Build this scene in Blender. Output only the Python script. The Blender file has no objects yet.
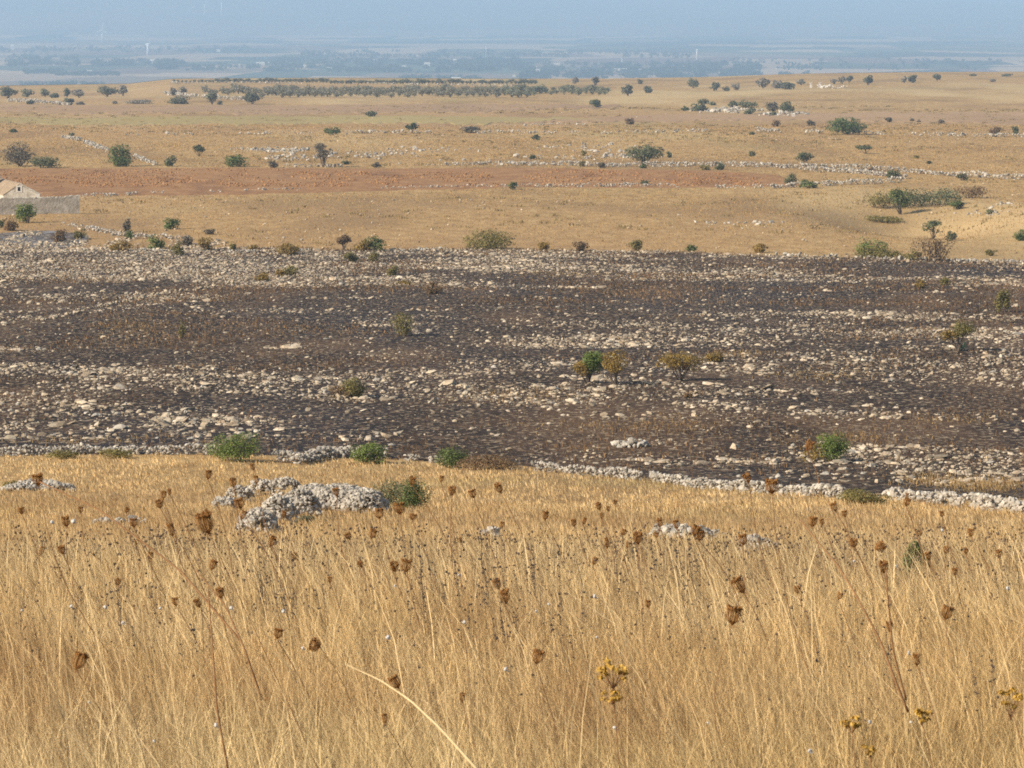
import bpy, math
import numpy as np
from math import radians as RAD

rng = np.random.default_rng(11)
S = bpy.context.scene
COL = S.collection

# ------------------------------------------------------------------ camera
F = 2904.0
PITCH = math.atan((384 - 5) / F)
SP, CP = math.sin(PITCH), math.cos(PITCH)
cam = bpy.data.objects.new('camera', bpy.data.cameras.new('camera'))
COL.objects.link(cam)
cam.rotation_euler = (math.pi / 2 - PITCH, 0, 0)
cam.data.sensor_width = 36
cam.data.lens = 36 * F / 1024
cam.data.clip_start = 0.1
cam.data.clip_end = 90000
cam.data.dof.use_dof = True
cam.data.dof.focus_distance = 90
cam.data.dof.aperture_fstop = 34
S.camera = cam

def dep(row):                       # depression tangent of an image row
    return np.tan(PITCH + np.arctan((np.asarray(row, float) - 384) / F))

def rowof(Y, Z):
    depth = Y * CP - Z * SP
    return 384 - F * (Y * SP + Z * CP) / depth

def xof(px, Y, Z):
    return (px - 512) * (Y * CP - Z * SP) / F

# ------------------------------------------------------------------ noise
def _hash(ix, iy, seed):
    n = (ix.astype(np.int64) * 374761393 + iy.astype(np.int64) * 668265263 + seed * 1442695041) & 0x7fffffff
    n = ((n ^ (n >> 13)) * 1274126177) & 0x7fffffff
    n = n ^ (n >> 16)
    return (n & 0xffff) / 65535.0

def vnoise(x, y, seed=0):
    x = np.asarray(x, float); y = np.asarray(y, float)
    ix = np.floor(x); iy = np.floor(y)
    fx = x - ix; fy = y - iy
    fx = fx * fx * (3 - 2 * fx); fy = fy * fy * (3 - 2 * fy)
    a = _hash(ix, iy, seed); b = _hash(ix + 1, iy, seed)
    c = _hash(ix, iy + 1, seed); d = _hash(ix + 1, iy + 1, seed)
    return (a * (1 - fx) + b * fx) * (1 - fy) + (c * (1 - fx) + d * fx) * fy

def fbm(x, y, seed=0, o=3):
    s = 0; a = 0.5; t = 0
    for k in range(o):
        s = s + a * vnoise(x * 2 ** k, y * 2 ** k, seed + k); t += a; a *= 0.5
    return s / t

def sstep(a, b, x):
    t = np.clip((x - a) / (b - a), 0, 1)
    return t * t * (3 - 2 * t)

# ------------------------------------------------------------------ terrain height
class Pchip:
    def __init__(s, x, y):
        s.x = np.array(x, float); s.y = np.array(y, float)
        h = np.diff(s.x); d = np.diff(s.y) / h
        m = np.zeros_like(s.y); m[0] = d[0]; m[-1] = d[-1]
        for i in range(1, len(m) - 1):
            if d[i - 1] * d[i] > 0:
                w1 = 2 * h[i] + h[i - 1]; w2 = h[i] + 2 * h[i - 1]
                m[i] = (w1 + w2) / (w1 / d[i - 1] + w2 / d[i])
        s.m = m; s.h = h
    def __call__(s, q):
        q = np.clip(np.asarray(q, float), s.x[0], s.x[-1])
        i = np.clip(np.searchsorted(s.x, q) - 1, 0, len(s.h) - 1)
        t = (q - s.x[i]) / s.h[i]; h = s.h[i]
        return ((2*t**3-3*t**2+1)*s.y[i] + (t**3-2*t**2+t)*h*s.m[i]
                + (-2*t**3+3*t**2)*s.y[i+1] + (t**3-t**2)*h*s.m[i+1])

tab = [(0, -1.55), (5, -1.85), (8, -2.2), (12, -2.76), (20, -4.1), (35, -6.75), (60, -10.95), (85, -14.65)]
for Y, r in [(100, 487), (120, 458), (150, 400), (190, 345), (240, 298), (310, 252), (360, 222), (400, 205),
             (450, 188), (500, 172), (560, 158), (650, 140), (750, 126), (900, 110), (1100, 97), (1300, 88.5), (1500, 82)]:
    tab.append((Y, -Y * float(dep(r))))
zprof = Pchip([math.log(a + 10) for a, b in tab], [b for a, b in tab])
CREST = ([-900, -200, 0, 60, 130, 175, 330, 500, 600, 700, 800, 900, 1024, 1300, 2000],
         [6, 6, 7, 6, 5, 0, -1, 0, 0, -1.5, -5, -6.5, -7, -7, -7])
PZ = -140.0
XC, YC = 52.0, 372.0                 # the hollow on the right

def hs(X, Y):                        # smooth height
    X = np.asarray(X, float); Y = np.asarray(Y, float)
    Yc = np.maximum(Y, 0)
    z = zprof(np.log(np.minimum(Yc, 1500) + 10))
    z = z + np.where(Y < 0, -0.05 * Y, 0)
    px = 512 + F * X / np.maximum(Y, 1)
    w = sstep(850, 1450, Y)
    z = z - w * np.interp(px, *CREST) * np.minimum(Y, 1700) / F
    z = z - 3.4 * np.exp(-((X - XC) / 10) ** 2 - ((Y - YC) / 26) ** 2)
    z = z + 1.7 * np.exp(-((X - 70) / 12) ** 2 - ((Y - 365) / 30) ** 2)
    k = sstep(1500, 3300, Y)         # the land drops to the plain behind the crest
    und = 5 * (fbm(X / 1500 + 5, Y / 1800, 31) - 0.5) * sstep(4500, 6500, Y)
    hill = sstep(12000, 20000, Y) * (150 + 190 * np.exp(-((px - 60) / 300) ** 2) + 90 * (fbm(X / 2600, Y / 5200, 61) - .5) * 2)
    z = z * (1 - k) + k * (PZ + und + hill)
    return z

def h(X, Y):                         # with small undulations
    X = np.asarray(X, float); Y = np.asarray(Y, float)
    z = hs(X, Y)
    a = sstep(3, 60, Y) * (1 - sstep(1200, 1700, Y))
    z = z + a * (0.22 * (fbm(X / 6.0, Y / 9.0, 3) - .5) + 0.5 * (fbm(X / 24.0, Y / 40.0, 7) - .5))
    return z

def gY(px, py):                      # forward distance of the ground seen at a pixel
    px = np.asarray(px, float); py = np.asarray(py, float) + 0 * px
    lo = np.full(px.shape, math.log(8.)); hi = np.full(px.shape, math.log(1480.))
    for _ in range(40):
        m = (lo + hi) / 2; Y = np.exp(m)
        Z = hs((px - 512) * Y * 1.01 / F, Y)
        far = rowof(Y, Z) > py
        lo = np.where(far, m, lo); hi = np.where(far, hi, m)
    return np.exp((lo + hi) / 2)

def gpt(px, py):
    Y = gY(px, py); X = xof(px, Y, -Y * dep(py))
    return X, Y, h(X, Y)

def plainY(py, zz=PZ):
    return -zz / dep(py)

# ------------------------------------------------------------------ mesh building
class MB:
    def __init__(s):
        s.v = []; s.f = {}; s.n = 0
    def add(s, V, faces):
        V = np.asarray(V, float).reshape(-1, 3)
        for fa in faces:
            fa = np.asarray(fa, np.int64)
            if fa.size:
                s.f.setdefault(fa.shape[1], []).append(fa + s.n)
        s.v.append(V); s.n += len(V)
        return s
    def mesh(s, name, mat, smooth=False):
        me = bpy.data.meshes.new(name)
        V = np.concatenate(s.v).astype(np.float32)
        me.vertices.add(len(V)); me.vertices.foreach_set('co', V.ravel())
        loops = []; tot = []
        for k, L in s.f.items():
            A = np.concatenate(L); loops.append(A.ravel()); tot.append(np.full(len(A), k))
        loops = np.concatenate(loops).astype(np.int32); tot = np.concatenate(tot).astype(np.int32)
        st = np.concatenate([[0], np.cumsum(tot)[:-1]]).astype(np.int32)
        me.loops.add(len(loops)); me.loops.foreach_set('vertex_index', loops)
        me.polygons.add(len(tot)); me.polygons.foreach_set('loop_start', st)
        try: me.polygons.foreach_set('loop_total', tot)
        except Exception: pass
        me.polygons.foreach_set('use_smooth', np.full(len(tot), smooth))
        me.update(calc_edges=True); me.validate()
        me.materials.append(mat)
        return me
    def build(s, name, mat, parent=None, smooth=False, loc=None):
        o = bpy.data.objects.new(name, s.mesh(name, mat, smooth))
        COL.objects.link(o)
        if parent is not None: o.parent = parent
        if loc is not None: o.location = loc
        return o
    def box(s, x0, x1, y0, y1, z0, z1):
        V = [(x, y, z) for z in (z0, z1) for y in (y0, y1) for x in (x0, x1)]
        return s.add(V, [[(0, 2, 3, 1), (4, 5, 7, 6), (0, 1, 5, 4), (2, 6, 7, 3), (0, 4, 6, 2), (1, 3, 7, 5)]])
    def tube(s, P, R, n=6):
        P = np.asarray(P, float); R = np.broadcast_to(np.asarray(R, float), (len(P),))
        T = np.gradient(P, axis=0); T = T / np.linalg.norm(T, axis=1)[:, None] + 1e-9
        ref = np.array([0.31, 0.9, 0.2])
        if abs(T[0] @ ref) > .9: ref = np.array([1., 0, 0])
        A = np.cross(T, ref); A /= np.linalg.norm(A, axis=1)[:, None]
        B = np.cross(T, A)
        a = np.arange(n) * 2 * math.pi / n
        V = (P[:, None] + R[:, None, None] * (np.cos(a)[None, :, None] * A[:, None] + np.sin(a)[None, :, None] * B[:, None])).reshape(-1, 3)
        m = len(P); q = []
        for i in range(m - 1):
            for j in range(n):
                k = (j + 1) % n
                q.append((i*n+j, i*n+k, (i+1)*n+k, (i+1)*n+j))
        return s.add(V, [q, [tuple(range(n - 1, -1, -1))] if n > 2 else [], [tuple((m-1)*n + i for i in range(n))]])

def tag(o, label=None, cat=None, group=None, kind=None):
    if label: o['label'] = label
    if cat: o['category'] = cat
    if group: o['group'] = group
    if kind: o['kind'] = kind
    return o

def empty(name, loc, label, cat, group=None):
    o = bpy.data.objects.new(name, None); COL.objects.link(o)
    o.empty_display_size = 0.2
    o.location = [float(c) for c in loc]
    return tag(o, label, cat, group)

# ------------------------------------------------------------------ materials
def lerp_mat(name, cols, scale=1.0, stretch=(1, 1, 1), island=0.0, rough=0.9, detail=5, bump=0.0, bscale=8.0,
             extra=None, pos=None, transl=0.0, contrast=1.0):
    """noise between the colours in cols; island = per-piece brightness variation"""
    m = bpy.data.materials.new(name); m.use_nodes = True
    nt = m.node_tree; N = nt.nodes; L = nt.links
    N.clear()
    out = N.new('ShaderNodeOutputMaterial')
    b = N.new('ShaderNodeBsdfPrincipled')
    b.inputs['Roughness'].default_value = rough
    b.inputs['Specular IOR Level'].default_value = 0.15
    g = N.new('ShaderNodeNewGeometry')
    mp = N.new('ShaderNodeMapping'); mp.inputs['Scale'].default_value = [scale * c for c in stretch]
    L.new(g.outputs['Position'], mp.inputs['Vector'])
    no = N.new('ShaderNodeTexNoise'); no.inputs['Detail'].default_value = detail; no.inputs['Scale'].default_value = 1
    no.inputs['Roughness'].default_value = 0.62
    L.new(mp.outputs[0], no.inputs['Vector'])
    ra = N.new('ShaderNodeValToRGB')
    cr = ra.color_ramp
    n = len(cols)
    ps = pos or [0.5 + (i / (n - 1) - 0.5) * 0.5 / contrast for i in range(n)]
    while len(cr.elements) < n: cr.elements.new(0.5)
    for e, p, c in zip(cr.elements, ps, cols):
        e.position = p; e.color = (*c, 1)
    L.new(no.outputs['Fac'], ra.inputs['Fac'])
    c = ra.outputs['Color']
    if island:
        mr = N.new('ShaderNodeMapRange'); mr.inputs['To Min'].default_value = 1 - island; mr.inputs['To Max'].default_value = 1 + island
        L.new(g.outputs['Random Per Island'], mr.inputs['Value'])
        mx = N.new('ShaderNodeMix'); mx.data_type = 'RGBA'; mx.blend_type = 'MULTIPLY'; mx.inputs['Factor'].default_value = 1
        L.new(c, mx.inputs['A']); L.new(mr.outputs[0], mx.inputs['B'])
        c = mx.outputs['Result']
    if extra: c = extra(nt, c, g)
    L.new(c, b.inputs['Base Color'])
    sh = b.outputs[0]
    if transl:
        t = N.new('ShaderNodeBsdfTranslucent'); L.new(c, t.inputs['Color'])
        ms = N.new('ShaderNodeMixShader'); ms.inputs[0].default_value = transl
        L.new(sh, ms.inputs[1]); L.new(t.outputs[0], ms.inputs[2]); sh = ms.outputs[0]
    if bump:
        n2 = N.new('ShaderNodeTexNoise'); n2.inputs['Scale'].default_value = bscale; n2.inputs['Detail'].default_value = 4
        L.new(g.outputs['Position'], n2.inputs['Vector'])
        bp = N.new('ShaderNodeBump'); bp.inputs['Strength'].default_value = 1; bp.inputs['Distance'].default_value = bump
        L.new(n2.outputs['Fac'], bp.inputs['Height']); L.new(bp.outputs[0], b.inputs['Normal'])
    L.new(sh, out.inputs['Surface'])
    return m

def layer(col, scale, stretch=(1, 1, 1), lo=0.5, hi=0.65, amt=1.0, detail=4):
    """a further patch colour laid over by another noise"""
    def fn(nt, c, g):
        N = nt.nodes; L = nt.links
        mp = N.new('ShaderNodeMapping'); mp.inputs['Scale'].default_value = [scale * q for q in stretch]
        mp.inputs['Location'].default_value = (scale * 31.7 + 3, 7.1, 2.2)
        L.new(g.outputs['Position'], mp.inputs['Vector'])
        no = N.new('ShaderNodeTexNoise'); no.inputs['Scale'].default_value = 1; no.inputs['Detail'].default_value = detail
        L.new(mp.outputs[0], no.inputs['Vector'])
        mr = N.new('ShaderNodeMapRange'); mr.inputs['From Min'].default_value = lo; mr.inputs['From Max'].default_value = hi
        mr.inputs['To Max'].default_value = amt
        L.new(no.outputs['Fac'], mr.inputs['Value'])
        mx = N.new('ShaderNodeMix'); mx.data_type = 'RGBA'
        L.new(mr.outputs[0], mx.inputs['Factor']); L.new(c, mx.inputs['A']); mx.inputs['B'].default_value = (*col, 1)
        return mx.outputs['Result']
    return fn

def chain(*fs):
    def fn(nt, c, g):
        for f_ in fs: c = f_(nt, c, g)
        return c
    return fn

M = {}
GOLD = [(0.27, 0.165, 0.068), (0.44, 0.278, 0.112), (0.60, 0.415, 0.19)]
M['ground'] = lerp_mat('dry grassland', GOLD, 0.6, (1, 0.4, 1), bump=0.14, bscale=2.2, detail=10, extra=chain(
    layer((0.29, 0.18, 0.08), 0.04, (1, 0.4, 1), .49, .64, .75, 8),
    layer((0.36, 0.30, 0.12), 0.02, (1, 0.35, 1), .56, .70, .55),
    layer((0.58, 0.42, 0.20), 0.016, (1, 0.3, 1), .52, .64, .7, 6),
    layer((0.42, 0.25, 0.12), 0.0033, (1, 1.3, 1), .50, .60, .3)))
M['shaded_litter'] = lerp_mat('grass litter', [(0.12, 0.075, 0.035), (0.26, 0.168, 0.075), (0.42, 0.28, 0.13)], 5, bump=.05, bscale=8, detail=8)  # soil colour darkened so the gaps between blades look shadowed
M['burnt'] = lerp_mat('burnt ground', [(0.016, 0.0105, 0.0075), (0.037, 0.0235, 0.0155), (0.085, 0.051, 0.028)], 0.8, (1, 0.5, 1),
    bump=0.12, bscale=3.0, detail=9, extra=chain(
    layer((0.15, 0.086, 0.044), 0.10, (1, 0.4, 1), .50, .68, .65, 8),
    layer((0.03, 0.024, 0.024), 0.06, (1, 0.3, 1), .50, .64, .8),
    layer((0.40, 0.30, 0.19), 3.6, (1, .7, 1), .56, .62, .8, 5), layer((0.16, 0.095, 0.05), 1.1, (1, .6, 1), .55, .65, .5, 6)))
M['red'] = lerp_mat('red ploughed soil', [(0.25, 0.122, 0.05), (0.355, 0.183, 0.074), (0.45, 0.255, 0.11)], 0.35, (1, .6, 1), bump=0.16, bscale=1.4,
    detail=8, extra=chain(layer((0.44, 0.27, 0.12), 0.035, (1, .3, 1), .52, .70, .4), layer((0.17, 0.080, 0.04), 0.16, (1, .25, 1), .56, .68, .45)))
M['ash'] = lerp_mat('grey ash', [(0.07, 0.06, 0.058), (0.17, 0.15, 0.14), (0.30, 0.28, 0.26)], 0.6, (1, .4, 1), bump=.10, contrast=1.5, detail=8, extra=chain(layer((0.10, 0.065, 0.045), .25, (1, .5, 1), .48, .6, .9), layer((.40, .33, .24), 1.8, (1, .5, 1), .56, .62, .9)))
M['limestone'] = lerp_mat('pale limestone', [(0.27, 0.23, 0.18), (0.43, 0.38, 0.305), (0.57, 0.515, 0.43)], 3.5, island=0.32, bump=0.03, bscale=14)
M['rubble'] = lerp_mat('field limestone', [(0.26, 0.175, 0.105), (0.45, 0.355, 0.24), (0.62, 0.535, 0.41)], 1.4, island=0.42, bump=0.03, bscale=12)
M['straw'] = lerp_mat('dry grass blades', [(0.53, 0.34, 0.135), (0.73, 0.51, 0.235), (0.88, 0.69, 0.39)], 0.8, (1, .6, 1), island=0.58, rough=.7, transl=.25,
    extra=chain(layer((0.46, 0.27, 0.12), 0.7, (1, .7, 1), .55, .68, .5), layer((0.50, 0.42, 0.18), 0.09, (1, .7, 1), .58, .72, .5), layer((0.42, 0.275, 0.13), 0.06, (1, .45, 1), .50, .66, .6, 6), layer((0.36, 0.19, 0.085), 2.2, (1, .6, 1), .56, .70, .6, 4)))
M['pale_straw'] = lerp_mat('pale straw', [(0.60, 0.43, 0.20), (0.76, 0.58, 0.32)], 2, island=.3, rough=.6)
M['stubble'] = lerp_mat('far dry grass', [(0.34, 0.212, 0.084), (0.47, 0.298, 0.118), (0.59, 0.408, 0.18)], 0.08, (1, .5, 1), island=.28, transl=.2)
M['tussock'] = lerp_mat('dull tussocks', [(0.17, 0.12, 0.055), (0.27, 0.20, 0.085), (0.36, 0.25, 0.11)], .05, island=.3)
M['scorch'] = lerp_mat('scorched grass', [(0.06, 0.036, 0.022), (0.20, 0.115, 0.052), (0.36, 0.22, 0.10)], 0.12, (1, .4, 1), island=.4)
def leafm(name, c, isl=.4):
    a = np.array(c)
    return lerp_mat(name, [tuple(a * .72), tuple(a), tuple(a * 1.3)], 0.9, island=isl, rough=.6, transl=.38)
M['green'] = leafm('fresh green leaves', (0.190, 0.240, 0.060))
M['deep'] = leafm('deep green leaves', (0.150, 0.185, 0.060))
M['dark'] = leafm('dark evergreen leaves', (0.135, 0.150, 0.072))
M['olive'] = leafm('olive leaves', (0.27, 0.225, 0.075))
M['ochre'] = leafm('yellowing leaves', (0.33, 0.22, 0.055))
M['grey'] = leafm('grey twigs', (0.20, 0.17, 0.12))
M['brown'] = leafm('brown twigs', (0.27, 0.175, 0.09))
M['greygreen'] = leafm('grey green leaves', (0.185, 0.195, 0.100))
M['cactus'] = leafm('pale green pads', (0.25, 0.42, 0.22), .1)
M['bark'] = lerp_mat('bark', [(0.07, 0.052, 0.04), (0.16, 0.12, 0.09)], 6, bump=.02)
M['headbrown'] = lerp_mat('dried umbel', [(0.13, 0.055, 0.018), (0.27, 0.125, 0.036), (0.40, 0.22, 0.08)], 60, island=.35)
M['stembrown'] = lerp_mat('dried stem', [(0.20, 0.10, 0.045), (0.33, 0.18, 0.08)], 8, island=.2)
M['calyx'] = lerp_mat('dark calyx', [(0.05, 0.04, 0.035), (0.13, 0.10, 0.08)], 90, island=.4)
M['weedstem'] = lerp_mat('weed stem', [(0.22, 0.14, 0.075), (0.36, 0.24, 0.12)], 9)
M['calyx2'] = lerp_mat('dead weeds', [(0.05, 0.04, 0.032), (0.13, 0.09, 0.06), (0.28, 0.17, 0.085)], 30, island=.5)
M['petal'] = lerp_mat('ochre petals', [(0.42, 0.24, 0.045), (0.58, 0.37, 0.09)], 40, island=.3)
M['shell'] = lerp_mat('snail shell', [(0.50, 0.46, 0.40), (0.68, 0.65, 0.60)], 300, rough=.5)
M['plaster'] = lerp_mat('old rubble wall', [(0.33, 0.29, 0.225), (0.52, 0.465, 0.37), (0.66, 0.60, 0.50)], 1.1, bump=.06, bscale=4, contrast=1.3, detail=8)
M['whitewash'] = lerp_mat('pale plaster', [(0.58, 0.53, 0.44), (0.72, 0.68, 0.60)], .5)
M['tiles'] = lerp_mat('weathered roof tiles', [(0.34, 0.25, 0.165), (0.50, 0.395, 0.27)], 1.3, (1, 1, 1), bump=.05, bscale=5)
M['hole'] = lerp_mat('dark opening', [(0.012, 0.011, 0.010), (0.02, 0.018, 0.016)], 2)
M['whitepaint'] = lerp_mat('white paint', [(0.78, 0.78, 0.78), (0.84, 0.84, 0.83)], .05, rough=.4)
M['hills'] = lerp_mat('far hills', [(0.09, 0.10, 0.06), (0.22, 0.17, 0.10), (0.30, 0.24, 0.15)], 0.0007)
M['treefar'] = leafm('far tree leaves', (0.055, 0.075, 0.040), .35)
M['orchard'] = leafm('hazed orchard leaves', (0.29, 0.265, 0.185), .25)  # leaf colour lightened to make the orchard look hazier
M['hazed'] = leafm('dusty dark leaves', (0.185, 0.185, 0.125), .3)  # this and the next two: leaves paled in place of denser haze
M['hazedgrey'] = leafm('dusty grey leaves', (0.31, 0.275, 0.22), .3)
M['hazedgreen'] = leafm('dusty grey green leaves', (0.26, 0.26, 0.17), .3)

def plain_mat():
    m = bpy.data.materials.new('patchwork plain'); m.use_nodes = True
    nt = m.node_tree; N = nt.nodes; L = nt.links
    b = N['Principled BSDF']; b.inputs['Roughness'].default_value = .95; b.inputs['Specular IOR Level'].default_value = .1
    g = N.new('ShaderNodeNewGeometry')
    mp = N.new('ShaderNodeMapping'); mp.inputs['Scale'].default_value = (1/300., 1/560., 0); mp.inputs['Rotation'].default_value = (0, 0, .12)
    L.new(g.outputs['Position'], mp.inputs['Vector'])
    v = N.new('ShaderNodeTexVoronoi'); v.inputs['Scale'].default_value = 1; v.distance = 'CHEBYCHEV'
    L.new(mp.outputs[0], v.inputs['Vector'])
    sp = N.new('ShaderNodeSeparateColor'); L.new(v.outputs['Color'], sp.inputs[0])
    ra = N.new('ShaderNodeValToRGB'); ra.color_ramp.interpolation = 'CONSTANT'
    cs = [(0, (0.05, 0.06, 0.035)), (.2, (0.24, 0.17, 0.10)), (.38, (0.09, 0.10, 0.05)), (.5, (0.42, 0.29, 0.17)), (.62, (0.20, 0.12, 0.08)),
          (.74, (0.12, 0.13, 0.06)), (.86, (0.48, 0.34, 0.20))]
    e = ra.color_ramp.elements
    while len(e) < len(cs): e.new(.5)
    for q, (p, c) in zip(e, cs): q.position = p; q.color = (*c, 1)
    L.new(sp.outputs[0], ra.inputs[0]); L.new(ra.outputs[0], b.inputs['Base Color'])
    return m
M['plain'] = plain_mat()

# ------------------------------------------------------------------ ground sheets
def tgrid():
    a = np.arange(-0.2, 0.2001, 0.0013)
    o = 0.2 * 1.09 ** np.arange(1, 22)
    return np.concatenate([-o[::-1], a, o])
T = tgrid()
def yrows():
    ys = [-40, -25, -12, -5, 0, 1.5]
    y = 3.0
    while y < 32000:
        ys.append(y)
        y *= 1.012 if 80 < y < 1700 else (1.03 if y < 80 else 1.025)
    return np.array(ys)
YR = yrows()
def sheet(rows):
    W = np.maximum(rows, 0) + np.where(rows > 100, 0, 40 * (1 - sstep(3, 100, rows)))
    X = T[None] * W[:, None]; Yg = np.repeat(rows[:, None], len(T), 1)
    return np.stack([X, Yg, h(X, Yg)], -1)
def quads(nr, nc):
    i = np.arange(nr - 1)[:, None] * nc + np.arange(nc - 1)[None]
    return np.stack([i, i + 1, i + nc + 1, i + nc], -1).reshape(-1, 4)
def gridobj(name, V, mat, label=None):
    o = MB().add(V.reshape(-1, 3), [quads(V.shape[0], V.shape[1])]).build(name, mat, smooth=True)
    return tag(o, label, None, None, 'structure')
iA = np.searchsorted(YR, 1600); iB = np.searchsorted(YR, 12600)
iN = np.searchsorted(YR, 42)
gridobj('ground', sheet(YR[:iN + 1]), M['shaded_litter'], 'brown soil on the near hillside, darkened for shade in grass gaps')
gridobj('ground', sheet(YR[iN:iA + 1]), M['ground'], 'golden dry grassland running from the hillside to the far ridge')
gridobj('far_plain', sheet(YR[iA:iB + 1]), M['plain'], 'hazy blue patchwork plain beyond the ridge')
gridobj('hills', sheet(YR[iB:]), M['hills'], 'faint hills lost in haze behind the plain')

def band(name, px, lo, hi, mat, n, lift, label, edge=1.5, seed=5):
    """a field lying between two edges, given by where they run"""
    pxs = np.arange(px[0], px[-1] + 1, 2.0)
    l = np.interp(pxs, px, lo) + edge * (fbm(pxs / 22, 0 * pxs, seed) + .6 * fbm(pxs / 6, 0 * pxs, seed + 9) - .8) * 2
    u = np.interp(pxs, px, hi) + edge * .6 * (fbm(pxs / 17, 0 * pxs, seed + 3) - .5) * 2
    Yl = gY(pxs, l); Yu = gY(pxs, u)
    t = np.linspace(0, 1, n)[:, None]
    Yg = Yl[None] * (Yu / Yl)[None] ** t
    X = (pxs - 512)[None] * Yg * 1.008 / F
    Z = h(X, Yg) + lift
    V = np.stack([X, Yg, Z], -1)
    V[0, :, 2] -= lift + .05; V[-1, :, 2] -= lift + .05; V[:, 0, 2] -= lift + .05; V[:, -1, 2] -= lift + .05
    return gridobj(name, V, mat, label)
BPX = [-260, 0, 120, 250, 385, 480, 540, 650, 750, 850, 930, 1024, 1290]
BLO = [448, 454, 454, 456, 457, 462, 467, 478, 487, 494, 500, 510, 530]
BUP = [246, 247, 250, 248, 251, 249, 249, 251, 254, 257, 260, 261, 262]
band('burnt_field', BPX, BLO, BUP, M['burnt'], 150, .07, 'blackened burnt field strewn with pale limestone', 2.0)
band('ploughed_field', [-260, 0, 100, 270, 420, 512, 640, 720, 775, 800], [199, 199, 196, 194, 190, 188, 188, 187.5, 187, 186.6],
     [167, 168, 168, 168, 168, 168, 169, 171, 175, 186], M['red'], 40, .06, 'long strip of reddish brown ploughed soil', .8)
band('ash_patch', [-160, 0, 20, 50, 70, 84, 93], [254, 252, 252, 250.5, 248, 243.5, 240], [233, 234, 233, 231, 232.5, 234, 236.5], M['ash'], 30, .06, 'grey ash patch in front of the ruined yard', 2.4)
for nm, PX, LO, UP, lab in [
    ('ploughed_field', [520, 640, 800, 900, 1024, 1250], [124, 122, 121, 122, 124, 125], [122, 115, 113, 112, 112, 112], 'dull reddish fallow strip below the right ridge'),
    ('fallow_field', [-200, 0, 100, 300, 500, 620], [113, 113, 113, 114, 112, 108], [106, 105, 105, 105, 104, 104], 'dull pinkish fallow strip below the orchard')]:
    band(nm, PX, LO, UP, lerp_mat('fallow soil', [(0.36, 0.225, 0.118), (0.46, 0.295, 0.155)], .02, (1, .25, 1), detail=8, contrast=1.5, bump=.15, bscale=.8), 24, .12, lab, 2.2)

band('stubble_field', [-240, 90, 200, 300, 420, 520, 600], [122, 124, 125, 124, 124, 123, 120], [118, 118, 116, 116, 116, 117, 118.5],
     lerp_mat('greenish stubble', [(0.36, 0.265, 0.105), (0.44, 0.335, 0.135)], .02, (1, .25, 1), detail=8, bump=.15, bscale=.8), 24, .12, 'faint yellow green stubble strip in the far field', 2.4)
# ------------------------------------------------------------------ rocks
def icosa():
    p = (1 + 5 ** .5) / 2
    V = np.array([(-1,p,0),(1,p,0),(-1,-p,0),(1,-p,0),(0,-1,p),(0,1,p),(0,-1,-p),(0,1,-p),(p,0,-1),(p,0,1),(-p,0,-1),(-p,0,1)], float)
    V /= np.linalg.norm(V[0])
    Fc = np.array([(0,11,5),(0,5,1),(0,1,7),(0,7,10),(0,10,11),(1,5,9),(5,11,4),(11,10,2),(10,7,6),(7,1,8),(3,9,4),(3,4,2),(3,2,6),(3,6,8),(3,8,9),(4,9,5),(2,4,11),(6,2,10),(8,6,7),(9,8,1)])
    return V, Fc
IV, IF = icosa()
def subdiv(V, Fc):
    V = list(map(tuple, V)); c = {}; out = []
    def mid(a, b):
        k = (min(a, b), max(a, b))
        if k not in c:
            m = (np.array(V[a]) + np.array(V[b])) / 2; V.append(tuple(m / np.linalg.norm(m))); c[k] = len(V) - 1
        return c[k]
    for a, b, d in Fc:
        x, y, z = mid(a, b), mid(b, d), mid(d, a)
        out += [(a, x, z), (b, y, x), (d, z, y), (x, y, z)]
    return np.array(V), np.array(out)
IV2, IF2 = subdiv(IV, IF)
def rockvar(V, n, r, amp=.30):
    o = []
    for _ in range(n):
        W = V * (1 + r.uniform(-amp, amp, (len(V), 1)))
        for _k in range(6):              # cut a few flat faces
            d = r.normal(size=3); d /= np.linalg.norm(d); c = r.uniform(.40, .8)
            q = W @ d; W = W - np.maximum(q - c, 0)[:, None] * d * .9
        o.append(W)
    return np.array(o)
RV1 = rockvar(IV, 12, rng); RV2 = rockvar(IV2, 10, rng)
def rocks(mb, P, size, r, flat=(.45, .8), fine=False):
    """P: (n,3) centres, size: (n,) half width"""
    n = len(P)
    if not n: return
    RV, Fc = (RV2, IF2) if fine else (RV1, IF)
    W = RV[r.integers(0, len(RV), n)]
    sc = np.stack([np.ones(n), r.uniform(.6, 1.0, n), r.uniform(*flat, n)], 1) * size[:, None]
    W = W * sc[:, None]
    a = r.uniform(0, 6.283, n); ca, sa = np.cos(a)[:, None], np.sin(a)[:, None]
    tl = r.normal(0, .22, n)[:, None]
    x, y, z = W[..., 0], W[..., 1], W[..., 2]
    x, z = x * np.cos(tl) - z * np.sin(tl), x * np.sin(tl) + z * np.cos(tl)
    W = np.stack([x * ca - y * sa, x * sa + y * ca, z], -1) + P[:, None]
    k = RV.shape[1]
    mb.add(W.reshape(-1, 3), [(Fc[None] + (np.arange(n) * k)[:, None, None]).reshape(-1, 3)])

def burnt_limits(X, Y):
    px = 512 + F * X / (Y * 1.008)
    lo = gY(px, np.interp(px, BPX, BLO)); hi = gY(px, np.interp(px, BPX, BUP))
    return lo, hi

def wedge(n, y0, y1, half, r):
    Y = np.sqrt(r.uniform(y0 * y0, y1 * y1, n)); X = r.uniform(-half, half, n) * Y
    return X, Y

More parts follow.
